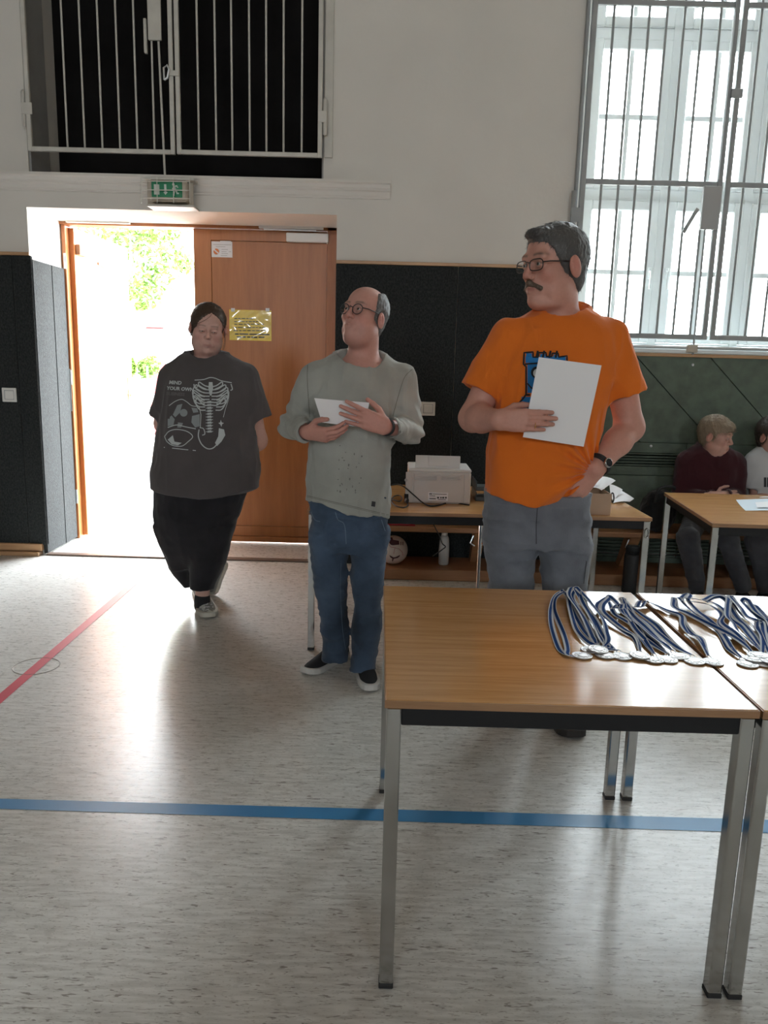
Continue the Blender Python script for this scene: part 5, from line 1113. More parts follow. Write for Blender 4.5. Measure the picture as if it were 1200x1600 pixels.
aL = [('u', rcone(S1, E1, .05, .04), 0), ('u', rcone(E1, W1, .042, .029), .02)]; aR = [('u', rcone(S2, E2, .05, .04), 0), ('u', rcone(E2, W2, .042, .029), .02)]
trs = B.rows([(565, 500, 625, .08, -.02), (640, 500, 605, .09, 0), (780, 495, 595, .09, 0)])
bl = [hbk, evaluate(aL+h1, .0032), evaluate(aR+h2, .0032), evaluate([('u', loft(trs), 0)], .012)]
cols = np.concatenate([skin_color(bl[0][0], H, sk2, lip=(.36, .16, .13), brow=(.16, .11, .085), stub=.18, flush=.45)] + [np.tile(np.array(sk2, np.float32)*np.array((1., .93, .92)), (len(b[0]), 1)) for b in bl[1:]])
B.add('body', bl, M['skin'], None, cols); eyes(B, H, (-.15, .12), (.06, .04, .03))
gsh = mat('grey_washed_cotton', (.33, .335, .305), .9, var=.22, scale=4.5, bump=.25, bscale=220, sheen=.15, spec=.2, detail=6)
rows = B.rows([(553, 528, 602, .068, -.03), (559, 508, 618, .08, -.025), (567, 493, 631, .095, -.02), (578, 486, 640, .105, -.01), (600, 486, 638, .115, .0), (640, 486, 624, .12, .01), (690, 483, 614, .125, .02), (740, 480, 612, .13, .025), (780, 478, 609, .128, .02), (815, 479, 608, .122, .015)], 2.3)
def long_sleeve(S, E, Wr, r):
    n = (Wr-E)/np.linalg.norm(Wr-E); e = Wr - n*.012
    return [('u', rcone(S, E, r[0], r[1]), .035), ('u', ccone(E, e, r[1], r[2]), .02)], [('s', rcone(e-n*.03, e+n*.03, r[2]-.007, r[2]-.004), 0)]
u1, k1_ = long_sleeve(S1+np.array([.004, 0, -.01]), E1, W1, (.068, .056, .044)); u2, k2_ = long_sleeve(S2+np.array([-.004, 0, -.01]), E2, W2, (.070, .058, .047))
def arm_folds(P_):
    d = folds(.0055, (8, 8, 6), (12, 12, 5), 9.1)(P_)
    for E_, S_ in ((E1, S1), (E2, S2)):
        r = np.linalg.norm(P_-E_, axis=1); d = d + .0075*np.sin((P_[:, 2]*95 + P_[:, 0]*60 + 2*vnoise(P_, (12, 12, 12), 3.)))*np.exp(-(r/.11)**2)
    return d
nh, ring_ = neckhole(B, (566, 546, -.10), (562, 583, .085), 0, .104, None, None, None, .007)
ts = evaluate([('u', loft(rows), 0)] + u1 + u2 + k1_ + k2_ + nh + [cutline(B, (478, 779), (608, 809))], .0042, disp=arm_folds)
shirt = B.add('long_sleeved_shirt', [ts], gsh); bvs = B.bvh(shirt)
B.mb(ring_, 'collar', gsh, shirt, True)
dkst = mat('stitching', (.16, .155, .13), .9)
decal(B, bvs, stroke([lerp(np.array((479.5, 774.5)), np.array((607, 804.5)), k/16) for k in range(17)], .9) + stroke([lerp(np.array((479.5, 776.5)), np.array((607, 806.5)), k/16) for k in range(17)], .6), 'hem_stitching', dkst, shirt)
decal(B, bvs, fill([(581, 783), (587, 784), (586, 792), (580, 791)]), 'hem_tag', M['ink'], shirt, .003)
decals(B, bvs, [stroke(curve2([(481, 566), (480, 590), (482, 625), (484, 652)]), .9), stroke(curve2([(644, 577), (632, 590), (622, 620), (614, 650)]), .9)], 'armhole_seam', dkst, shirt)
stn = mat('dark_spots', (.17, .17, .155), .95); rs = np.random.default_rng(5); sp = []
for _ in range(26): u_, v_ = rs.normal(545, 14), rs.uniform(695, 770); sp += [cir(u_, v_, rs.uniform(.5, 1.6), rs.uniform(.6, 2.2), 7)]
tag(decal(B, bvs, sp, 'dark_spots', stn, shirt), kind='stuff')
bj = mat('blue_denim', (.058, .088, .138), .9, var=.6, scale=5, detail=5, bump=.3, bscale=260, sheen=.1, spec=.2)
hips = B.rows([(772, 481, 606, .108, .01), (800, 482, 606, .116, .0), (830, 484, 605, .115, -.005), (862, 486, 604, .105, -.01)], 2.4)
lgL = B.rows([(830, 484, 546, .10, -.005), (870, 487, 544, .094, -.005), (905, 490, 541, .084, -.0), (950, 497, 542, .076, .01), (1000, 502, 545, .075, -.01), (1030, 504, 547, .077, -.03)], 2.2)
lgR = B.rows([(830, 544, 605, .10, -.005), (870, 547, 603, .094, .0), (905, 550, 600, .085, .01), (950, 553, 597, .078, .025), (1000, 549, 593, .076, .02), (1046, 546, 588, .078, .0)], 2.2)
jn = evaluate([('u', loft(hips), 0), ('u', loft(lgL), .015), ('u', loft(lgR), .015)], .005, disp=lambda P_: folds(.006, (8, 8, 10), (7, 7, 16), 14.4)(P_) + .004*np.sin(P_[:, 2]*70+P_[:, 0]*25)*np.clip((.42-P_[:, 2])/.2, 0, 1)*vnoise(P_, (9, 9, 9), 8.))
jean = B.add('jeans', [jn], bj); bvj = B.bvh(jean)
ls = mat('denim_stitching', (.12, .17, .24), .9)
decals(B, bvj, [stroke(curve2([(524, 800), (528, 812), (538, 820), (541, 850)]), 1.2), stroke(curve2([(486, 800), (492, 812), (500, 815)]), 1.), stroke(curve2([(596, 812), (602, 830)]), 1.), stroke(curve2([(533, 880), (532, 920), (535, 980), (540, 1015)]), .8)], 'denim_seam', ls, jean)
knit = mat('black_knit', (.012, .012, .014), .85, bump=.5, bscale=500); wsole = mat('white_sole', (.55, .54, .52), .6)
def px_shoe(P, toe, heel, w, hgt, mats, name='shoe', zo=0.):
    t, h_ = PZ(*toe), PZ(*heel); tl = np.array([t[0]-P.o[0], P.Y0-t[1]]); hl = np.array([h_[0]-P.o[0], P.Y0-h_[1]]); d_ = tl-hl; return shoe(P, (hl[0], hl[1], 0), math.atan2(d_[0], d_[1]), np.linalg.norm(d_), w, hgt, name, mats, 0)
px_shoe(B, (475, 1056), (541, 1023), .047, .098, (wsole, knit)); px_shoe(B, (580, 1084), (562, 1018), .047, .10, (wsole, knit))
hairB = mat('grey_hair', (.2, .19, .18), .5, attr='Col', spec=.4)
tbl = [(-.12, -.05), (-.07, -.045), (-.045, -.028), (-.03, -.005), (-.015, .016), (.03, .026), (.06, .028), (.08, .022), (.1, .01), (.15, .0)]
ho = hair_ops(H, tbl, thick=.009, nape=-.075, wide=1.05, top=lambda a, b, c: .8*(c - .112 + .42*np.maximum(b+.030, 0)))
for q in (-1, 1): ho.append(('s', ell(H(q*.092, -.012, -.008), np.array([.020, .024, .036]), H.R), .003))
hv, hf = evaluate(ho, .0035, disp=lambda P_: .002*ridge(P_, (120, 120, 60), 2))
st = strands(hv, hf, 6500, crown_flow(H, (0, -.03, .14)), .017, .0008, .14, rngp)
B.add('hair', [(hv, hf), st], hairB, None, haircols(len(hv), st[0], (.045, .040, .036), (.36, .35, .34), .45, rngp))
glasses(B, H, mat('dark_round_frame', (.018, .016, .018), .3), .0019, 'round', wide=1.05)
bt = MB(); wn_ = (E2-W2)/np.linalg.norm(E2-W2); s1 = np.cross(wn_, (0, 1, 0)); s1 /= np.linalg.norm(s1); s2 = np.cross(wn_, s1)
for o_ in (-.006, 0, .006): bt.tube([W2 + wn_*(.004+o_) + (s1*math.cos(a)+s2*math.sin(a))*.034 for a in np.linspace(0, 2*PI, 25)[:-1]], .003, 6, closed=True)
B.mb(bt, 'watch_strap', M['rubber'], None, True)
paper([wq(B, 491, 622, .255), wq(B, 577, 629, .212), wq(B, 570, 668, .222), wq(B, 503, 660, .262)][::-1], 'small white sheet held in both hands before the grey shirt', bend=-.008, group='sheets held by the men')

# ---------------------------------------------------------------- girl in the dark T-shirt
C_ = Person(-.98, 4.25, 'girl with tied-back brown hair in oversized charcoal printed T-shirt by the open door')
H = Frame(C_.q(325, 513, .0), yaw=math.radians(13), pitch=math.radians(-13), roll=math.radians(5), sc=1.02)
nk = C_.q(322, 572, -.03); sk3 = (.56, .33, .275)
hbk = evaluate(head_ops(H, wide=1.13, jaw=1.02, jk=.045, lid=.0020, lz=-.002, neck_to=nk, neck_r=.064, chin2=1.1, lips=.9, nose=.9, yoke=((0, .0, -.01), (.12, .09, .05))), .0028)
E2 = C_.q(401, 688, -.06); S2 = C_.q(384, 600, -.02); E1 = C_.q(258, 662, -.09); S1 = C_.q(268, 600, -.03); WB = C_.q(325, 715, -.27)
ar = [('u', rcone(S2, E2, .06, .056), 0), ('u', rcone(E2, WB+np.array([.05, 0, 0]), .055, .036), .03)]; al = [('u', rcone(S1, E1, .06, .056), 0), ('u', rcone(E1, WB-np.array([.05, 0, 0]), .055, .036), .03)]
hR = hand_ops(WB+np.array([.05, 0, 0]), (-1, -.1, -.1), (0, -1, 0), (0, 0, 1), [(.2, .3, .2)]*4, .9); hL = hand_ops(WB+np.array([-.05, -.035, 0]), (1, -.1, -.1), (0, -1, 0), (0, 0, 1), [(.2, .3, .2)]*4, .9)
trs = C_.rows([(575, 285, 365, .1, -.02), (660, 265, 385, .13, 0), (760, 258, 385, .13, 0)])
ank = [('u', rcone(C_.q(318, 880, .02), C_.q(316, 938, .02), .048, .038), 0)]
ank += [('u', rcone(C_.q(318, 880, .02), C_.q(320, 740, .0), .05, .06), .02)]
bl = [hbk, evaluate(ar+hR+al+hL, .004), evaluate([('u', loft(trs), 0)]+ank, .010), evaluate(ank, .004)]
cols = np.concatenate([skin_color(bl[0][0], H, sk3, lip=(.36, .16, .14), brow=(.22, .13, .10), flush=.45, brow_h=.0032, lash=.9, lashz=.0012)] + [np.tile(np.array(sk3, np.float32), (len(b[0]), 1)) for b in bl[1:]])
C_.add('body', bl, M['skin'], None, cols); eyes(C_, H, (.25, -.45), (.05, .035, .03))
char = cloth('charcoal_cotton', (.084, .074, .075), .1, 6)
rows = C_.rows([(552, 296, 352, .078, -.035), (558, 282, 368, .09, -.03), (566, 268, 382, .105, -.025), (578, 258, 393, .125, -.015), (600, 254, 398, .145, .0), (650, 251, 399, .165, .015), (700, 244, 402, .178, .02), (740, 239, 405, .185, .02), (765, 240, 402, .18, .015), (785, 243, 396, .175, .01)], 2.3)
u1, k1_ = sleeve(C_.q(270, 592, -.02), C_.q(251, 652, -.02), .075, .066, .04); u2, k2_ = sleeve(C_.q(383, 592, -.02), C_.q(404, 655, -.02), .075, .076, .04)
def hemcut(X, Y, Z): return None
hemp = ('i', ell(C_.q(318, 640, .0), (.62, .62, C_.q(318, 640)[2]-C_.q(318, 776)[2])), .004)
nh, ring_ = neckhole(C_, (324, 549, -.12), (321, 571, .08), 0, .094, None, None, None)
ts = evaluate([('u', loft(rows), 0)] + u1 + u2 + k1_ + k2_ + nh + [hemp], .005, disp=folds(.0055, (5, 5, 4), (8, 8, 4), 21.))
shirt = C_.add('t_shirt', [ts], char); bvs = C_.bvh(shirt)
C_.mb(ring_, 'collar', char, shirt, True)
# print: slogan, rib cage, spine, pelvis, eye, collage
pw = mat('print_pale_grey', (.46, .49, .49), .9); pg = mat('print_mid_grey', (.25, .275, .28), .9); pd = mat('print_dark_grey', (.125, .118, .118), .9)
wr = 0.06
decal(C_, bvs, text2('MIND', 264, 597.5, 7.6, .28, wr, 'LEFT', .12) + text2('YOUR OWN', 260.5, 606.5, 7.4, .28, wr, 'LEFT', .12), 'slogan', pw, shirt)
decal(C_, bvs, text2('BUSINESS', 259.5, 615, 6.9, .24, wr, 'LEFT', .12), 'slogan', pd, shirt)
sk_ = []
sk_ += stroke(curve2([(304, 594), (318, 593), (328, 590), (336, 591), (346, 595), (362, 598)]), 1.4) + stroke(curve2([(303, 600), (304, 606), (309, 604)]), 1.6) + stroke(curve2([(361, 600), (363, 608), (360, 610)]), 1.6)
for k in range(7):
    y0 = 598 + k*4.2; w_ = [17, 22, 25, 26, 25.5, 24, 21][k]; dp_ = [7, 9, 11, 13, 15, 16, 17][k]
    for q in (-1, 1):
        cx = 329 + q*1.5; sk_ += stroke(curve2([(cx, y0+dp_*.35+4), (cx+q*w_*.45, y0+dp_*.5+1), (cx+q*w_*.95, y0-1), (cx+q*w_*1.0, y0+dp_*.5), (cx+q*w_*.72, y0+dp_*1.0), (cx+q*w_*.3, y0+dp_*.75+5)], 4), [1.6]*20+[1.2]*8 if False else 1.75)
sk_ += fill([(326.5, 597), (332, 597), (333, 606), (330.5, 618), (328, 618), (325.5, 606)])
for k in range(11): y = 627+k*4.6; sk_ += fill([(323.5+k*.1, y), (330, y-.8), (331, y+2.6), (324, y+3)]); sk_ += stroke([(321.5, y+1.6), (333, y+1)], .9)
sk_ += fill([(342, 669), (350, 671), (352, 680), (346, 690), (339, 697), (336, 692), (341, 682)]) + stroke(curve2([(311, 671), (310, 682), (315, 694), (324, 701), (333, 700), (341, 692)]), 1.7) + stroke(curve2([(312, 668), (318, 670), (320, 678), (316, 680)]), 1.4)
sk_ += fill([(345, 656), (346.5, 660), (350, 661), (347, 663), (346, 667), (344, 663), (341, 661), (344, 660)])
sk_ += stroke(curve2([(358, 612), (357, 624), (352, 640), (349, 652)]), .8) + stroke([(256, 699), (272, 700.5), (290, 702.5), (306, 704)], 1.3)
sk_ += stroke(curve2([(257, 682), (264, 674), (276, 671), (292, 674), (301, 682), (294, 690), (284, 697), (270, 696), (261, 690), (257, 682)]), 1.3) + fill([(262, 687), (270, 680), (270, 688), (276, 693), (284, 692), (278, 696), (268, 694)])
sk_ += stroke(curve2([(264, 634), (274, 627), (284, 624), (292, 628), (300, 634), (311, 635)]), 1.1) + stroke([(311, 635), (314, 648), (313, 668)], 1.1) + stroke(curve2([(262, 668), (276, 664), (290, 667), (306, 670)]), 1.4)
decal(C_, bvs, sk_, 'skeleton_print', pw, shirt, .0028)
mid = fill([(277, 633), (285, 631), (281, 645), (274, 652), (270, 648)]) + fill([(300, 650), (312, 647), (312, 666), (305, 668), (299, 660)]) + fill([(262, 655), (268, 649), (273, 655), (271, 664), (262, 666)]) + fill([(278, 660), (286, 661), (283, 668), (277, 668)]) + fill(cir(287, 645, 6, 6)) + fill([(299, 637), (308, 638), (310, 644), (302, 645)])
tag(decal(C_, bvs, mid, 'skeleton_print', pg, shirt, .0026), kind='stuff')
blk = cloth('black_fabric', (.019, .018, .021), .3, 8)
hips = C_.rows([(755, 242, 388, .16, -.0), (800, 240, 373, .165, -.01), (830, 243, 364, .15, -.02), (862, 256, 356, .11, -.03), (885, 275, 345, .06, -.04)], 2.3)
l1 = C_.rows([(820, 296, 366, .12, -.0), (860, 297, 358, .11, .01), (890, 296, 346, .09, .02), (919, 297, 333, .07, .02)], 2.1)
l2 = C_.rows([(820, 241, 300, .12, -.03), (845, 247, 300, .115, -.04), (870, 260, 300, .10, -.06), (890, 270, 298, .085, -.08), (916, 288, 298, .05, -.10)], 2.1)
foot2 = C_.q(338, 885, -.20)
jn = evaluate([('u', loft(hips), 0), ('u', loft(l1), .03), ('u', loft(l2), .03), ('u', rcone(C_.q(288, 880, -.09), C_.q(332, 878, -.19), .055, .045), .03), ('s', rcone(C_.q(294, 800, .22), C_.q(295, 915, .14), .004, .010), .012)], .006, disp=folds(.004, (7, 7, 5), (10, 10, 5), 31.))
C_.add('trousers', [jn], blk)
sg = mat('grey_suede', (.25, .25, .235), .8, var=.12, scale=25); swh = mat('white_leather', (.50, .51, .48), .5); ssl = mat('beige_sole', (.48, .46, .40), .6)
ush, (f_, r_, hl_, L_, w_, hg_) = px_shoe(C_, (328, 968), (310, 925), .056, .10, (ssl, sg))
def shoe_pts(P, fr_, t, s, z): f_, r_, hl_, L_ = fr_[:4]; return hl_ + f_*t*L_ + r_*s + np.array([0, 0, z])
bsh = P_ = C_.bvh(ush)
decals(C_, bsh, [fill([(311, 938), (317, 939), (321, 948), (319, 955), (312, 950)]), fill([(325, 952), (337, 951), (339, 958), (330, 960), (323, 957)]), fill([(302, 938), (307, 938), (307, 945), (303, 944)])], 'white_panel', swh, ush)
lac = []
for k in range(5): y = 932+k*4.0; x = 311+k*2.7; lac += stroke([(x-3.5, y+2), (x+4, y), (x+11.5, y+.5)], 1.1); lac += stroke([(x+11, y), (x+3, y+4), (x-1, y+5.5)], .8)
decal(C_, bsh, lac + stroke(curve2([(322, 930), (327, 936), (324, 944)]), .9), 'laces', M['paper'], ush, .003)
b_sock = evaluate([('u', rcone(C_.q(316, 934, .02), C_.q(316, 946, .015), .044, .046), 0)], .004); C_.add('sock', [b_sock], knit)
# the other shoe stands on its toe behind the standing leg
tl = rotx(math.radians(0)); toe_w = PZ(336, 930); toe_l = np.array([toe_w[0]-C_.o[0]-.01, C_.Y0-toe_w[1]-.02, .035]); heel_l = C_.q(354, 876, -.22)
fdir = toe_l-heel_l; Lf = np.linalg.norm(fdir); fdir /= Lf; sole_n = np.array([.75, -.62, .1]); sole_n -= fdir*(sole_n @ fdir); sole_n /= np.linalg.norm(sole_n)
Rt = np.stack([np.cross(fdir, -sole_n), fdir, -sole_n], 1)
shoe(C_, heel_l, 0., Lf*1.12, .046, .09, 'shoe', (ssl, sg), 0, tilt=Rt)
hairC = mat('brown_hair', (.07, .04, .025), .45, attr='Col', spec=.4)
tbl = [(-.12, -.06), (-.07, -.035), (-.045, -.012), (-.025, .01), (-.01, .15), (.2, .15)]
ho = hair_ops(H, tbl, thick=.007, nape=-.075, wide=1.13, top=lambda a, b, c: np.where(b > .0, (np.interp(np.abs(a-.012), [0, .015, .04, .062, .080, .092], [.090, .082, .062, .034, -.010, -.04]) - c)*.75, -1), extra=[('u', ell(H(.0, -.125, -.05), (.04, .032, .036), H.R), .012), ('u', rcone(H(-.085, -.02, -.02), H(-.062, -.07, -.07), .018, .014), .01)])
for q in (1,): ho.append(('s', ell(H(q*.098, -.012, -.012), np.array([.020, .020, .030]), H.R), .003))
hv, hf = evaluate(ho, .0035, disp=lambda P_: .002*ridge(P_, (110, 40, 110), 2))
def backflow(p): L = H.inv(p); v = np.stack([np.sign(L[:, 0])*.25, -np.ones(len(L)), -.35-.5*(L[:, 2] > .06)*np.abs(L[:, 0])*10], 1); return v @ H.R.T
st = strands(hv, hf, 5000, backflow, .045, .0008, .015, rngp, jitter=.08)
loose = MB()
for sx, pts in ((1, [(.012, .086, .092), (.004, .094, .078), (-.022, .095, .056), (-.052, .082, .034), (-.075, .055, .012)]), (1, [(.084, .03, .0), (.088, .03, -.06), (.080, .02, -.12)]), (1, [(.086, .03, .0), (.094, .03, -.05), (.088, .025, -.10)]), (1, [(-.084, .03, .0), (-.088, .025, -.05), (-.082, .02, -.10)])):
    loose.tube([H(*q) for q in spline(pts, 5)], .0011, 5)
lv = np.array(loose.v); lf_ = np.array([f for f in loose.f if len(f) == 4])
allv = np.concatenate([hv, st[0], lv]); C_.add('hair', [(hv, hf), st, (lv, lf_)], hairC, None, np.concatenate([haircols(len(hv), st[0], (.040, .024, .016), (.12, .070, .042), .35, rngp), np.tile(np.array((.09, .05, .03)), (len(lv), 1))]))
# ---------------------------------------------------------------- the two boys on the bench
def boy(x0, Y0, label, Hpx, yaw, pitch, skin, hair_dark, hair_light, torso_rows, cl, neck_px, hole, sl, arms, legs_px, seed, table_=None, fringe=True):
    P = Person(x0, Y0, label); H = Frame(P.q(*Hpx), yaw=yaw, pitch=pitch, sc=.98); nk = P.q(*neck_px)
    hb = evaluate(head_ops(H, neck_to=nk, neck_r=.054, lips=.9, yoke=((0, 0, -.01), (.10, .08, .05))), .0035)
    aop = []
    for S, E_, Wr, d, nb, th_ in arms:
        aop.append(evaluate([('u', rcone(S(P), E_(P), .045, .038), 0), ('u', rcone(E_(P), Wr(P), .038, .027), .02)] + hand_ops(Wr(P), d, nb, th_, [(.3, .5, .3)]*4, .92), .004))
    tb = evaluate([('u', loft(P.rows([(r[0], r[1]+8, r[2]-8, r[3]-.03, r[4]) for r in torso_rows[2:]])), 0)], .012)
    bl = [hb]+aop+[tb]; cols = np.concatenate([skin_color(hb[0], H, skin, brow=(.16, .11, .07), flush=.4)] + [np.tile(np.array(skin, np.float32), (len(b[0]), 1)) for b in bl[1:]])
    P.add('body', bl, M['skin'], None, cols); eyes(P, H, (.2, -.2), (.10, .13, .15))
    ops = [('u', loft(P.rows(torso_rows, 2.3)), 0)]; cut = []
    for S, E_, Wr, r, long in sl:
        if long: u_, k_ = long_sleeve(S(P), E_(P), Wr(P), r)
        else: u_, k_ = sleeve(S(P), lerp(S(P), E_(P), .62), r[0], r[1])
        ops += u_; cut += k_
    nh, ring = neckhole(P, *hole, .085, None, None, None, .007)
    sh = P.add('sweater' if sl[0][4] else 't_shirt', [evaluate(ops+cut+nh, .0055, disp=folds(.005, (6, 6, 5), (10, 10, 5), seed))], cl[0]); P.mb(ring, 'collar', cl[0], sh, True)
    lg = []
    for hip, knee, ank in legs_px:
        hq, kq = P.q(*hip), P.q(*knee); hq[2] = BZ+.078; kq[2] = BZ+.045; lg += [('u', rcone(hq, kq, .078, .066), .03), ('u', rcone(kq, P.q(*ank), .066, .052), .02)]
    P.add('trousers', [evaluate(lg, .006, disp=folds(.004, (9, 9, 9), (8, 8, 16), seed+3))], cl[1])
    for hip, knee, ank in legs_px:
        a = P.q(*ank); shoe(P, (a[0], a[1]-.06, 0), .12 if a[0] > 0 else -.05, .27, .045, .09, 'shoe', (wsole, knit), 0)
    tbl = [(-.12, -.05), (-.07, -.045), (-.045, -.028), (-.03, .0), (-.02, .018), (.018, .026), (.034, .045), (.042, .09), (.06, .13), (.15, .14)] if fringe else [(-.12, -.05), (-.07, -.045), (-.045, -.028), (-.03, .0), (.03, .02), (.06, .05), (.075, .09), (.15, .14)]
    ho = hair_ops(H, tbl, thick=.017, nape=-.08, extra=[('u', ell(H(0, .052, .066), (.066, .058, .044), H.R), .015)])
    for q in (-1, 1): ho.append(('s', ell(H(q*.092, -.012, -.010), (.020, .022, .034), H.R), .003))
    hv, hf = evaluate(ho, .004, disp=lambda P_: .003*ridge(P_, (90, 90, 45), 2)); st = strands(hv, hf, 3500, crown_flow(H, (0, -.06, .14), (0, .2, -.1)), .03, .0011, .15, rngp)
    P.add('hair', [(hv, hf), st], mat('boy_hair', (.2, .15, .1), .5, attr='Col'), None, haircols(len(hv), st[0], hair_dark, hair_light, .5, rngp))
    return P, sh, H
maroon = cloth('maroon_knit', (.042, .009, .013), .15, 9, bump=.5); dgrey = cloth('dark_grey_denim', (.050, .050, .058), .25, 10)
boy(1.93, 5.12, 'fair-haired boy in maroon sweater seated on the bench behind a table', (1119, 681, .06), math.radians(48), math.radians(-8), (.50, .29, .235), (.16, .115, .075), (.36, .28, .19),
    [(695, 1092, 1136, .06, .03), (700, 1082, 1146, .075, .03), (707, 1072, 1154, .095, .03), (718, 1063, 1160, .11, .03), (740, 1060, 1158, .12, .04), (775, 1062, 1154, .12, .04), (801, 1062, 1154, .12, .03)], (maroon, dgrey), (1113, 712, .03), ((1108, 692, -.06), (1118, 716, .13), 0),
    [(lambda P: P.q(1070, 722, .03), lambda P: P.q(1062, 775, .06), lambda P: P.q(1118, 776, .26), (.056, .052, .042), True), (lambda P: P.q(1149, 722, .03), lambda P: P.q(1153, 775, .08), lambda P: P.q(1130, 774, .28), (.056, .052, .042), True)],
    [(lambda P: P.q(1070, 722, .03), lambda P: P.q(1062, 775, .06), lambda P: P.q(1118, 776, .26), (1, .1, .1), (0, 1, .3), (0, .2, 1)), (lambda P: P.q(1149, 722, .03), lambda P: P.q(1153, 775, .08), lambda P: P.q(1130, 774, .28), (-1, .1, -.02), (0, .6, 1), (0, 1, -.2))],
    [((1085, 822, .05), (1076, 820, .42), (1090, 915, .46)), ((1135, 822, .05), (1138, 820, .42), (1161, 915, .46))], 41.)
whitec = cloth('white_cotton', (.50, .51, .52), .08, 6)
P2, sh2, H2 = boy(2.42, 5.12, 'dark-haired boy in pale grey T-shirt beside the boy in maroon', (1208, 683, .06), math.radians(25), math.radians(-6), (.50, .29, .235), (.03, .022, .018), (.08, .06, .05),
    [(700, 1187, 1232, .06, .03), (705, 1178, 1243, .075, .03), (712, 1170, 1252, .095, .03), (724, 1165, 1258, .11, .03), (750, 1168, 1256, .12, .04), (780, 1168, 1256, .12, .04), (804, 1168, 1256, .12, .03)], (whitec, dgrey), (1208, 716, .03), ((1208, 697, -.06), (1212, 722, .13), 0),
    [(lambda P: P.q(1179, 726, .03), lambda P: P.q(1181, 782, .06), lambda P: P.q(1205, 775, .24), (.062, .066), False), (lambda P: P.q(1248, 726, .03), lambda P: P.q(1255, 782, .06), lambda P: P.q(1225, 775, .24), (.062, .066), False)],
    [(lambda P: P.q(1179, 726, .03), lambda P: P.q(1182, 778, .07), lambda P: P.q(1212, 780, .26), (1, .1, .05), (0, .5, 1), (0, 1, -.2)), (lambda P: P.q(1248, 726, .03), lambda P: P.q(1255, 778, .07), lambda P: P.q(1222, 780, .30), (-1, .1, 0), (0, .5, 1), (0, 1, -.2))],
    [((1190, 824, .05), (1185, 822, .42), (1196, 917, .46)), ((1240, 824, .05), (1245, 822, .42), (1250, 917, .46))], 47., fringe=False)
bv2 = P2.bvh(sh2); decal(P2, bv2, rects(1193.5, 746, 1197.5, 761, 2, 4) + rects(1198.5, 746, 1204, 761, 2, 4) + rects(1206, 746, 1230, 749, 4, 2) + rects(1206, 757, 1230, 761, 4, 2), 'chest_print', M['ink'], sh2)

# black bag on the bench beside the boys
bq = PY(1024, 840, 5.16); bg = thing('black_bag', (bq[0], 5.16, BZ), 'slouching black cloth bag on the bench beside the boy in maroon', 'bag')
bgv, bgf = evaluate([('u', ell((bq[0], 5.16, BZ+.11), (.125, .12, .125)), 0), ('u', ell((bq[0]+.02, 5.18, BZ+.19), (.10, .09, .09)), .06), ('u', ell((bq[0]-.04, 5.10, BZ+.06), (.10, .09, .07)), .05), ('i', plane((0, 0, BZ+.001), (0, 0, -1)), 0)], .006, disp=folds(.008, (9, 9, 9), (12, 12, 8), 61.))
meshobj('bag_body', bgv, bgf.tolist(), cloth('bag_cloth', (.012, .012, .013), .2, 9), bg, True)
MB().tube(spline([(bq[0]-.06, 5.06, BZ+.20), (bq[0]-.05, 5.03, BZ+.30), (bq[0]+.05, 5.04, BZ+.31), (bq[0]+.07, 5.07, BZ+.22)], 6), .010, 8).build('bag_strap', M['rubber'], bg, True)
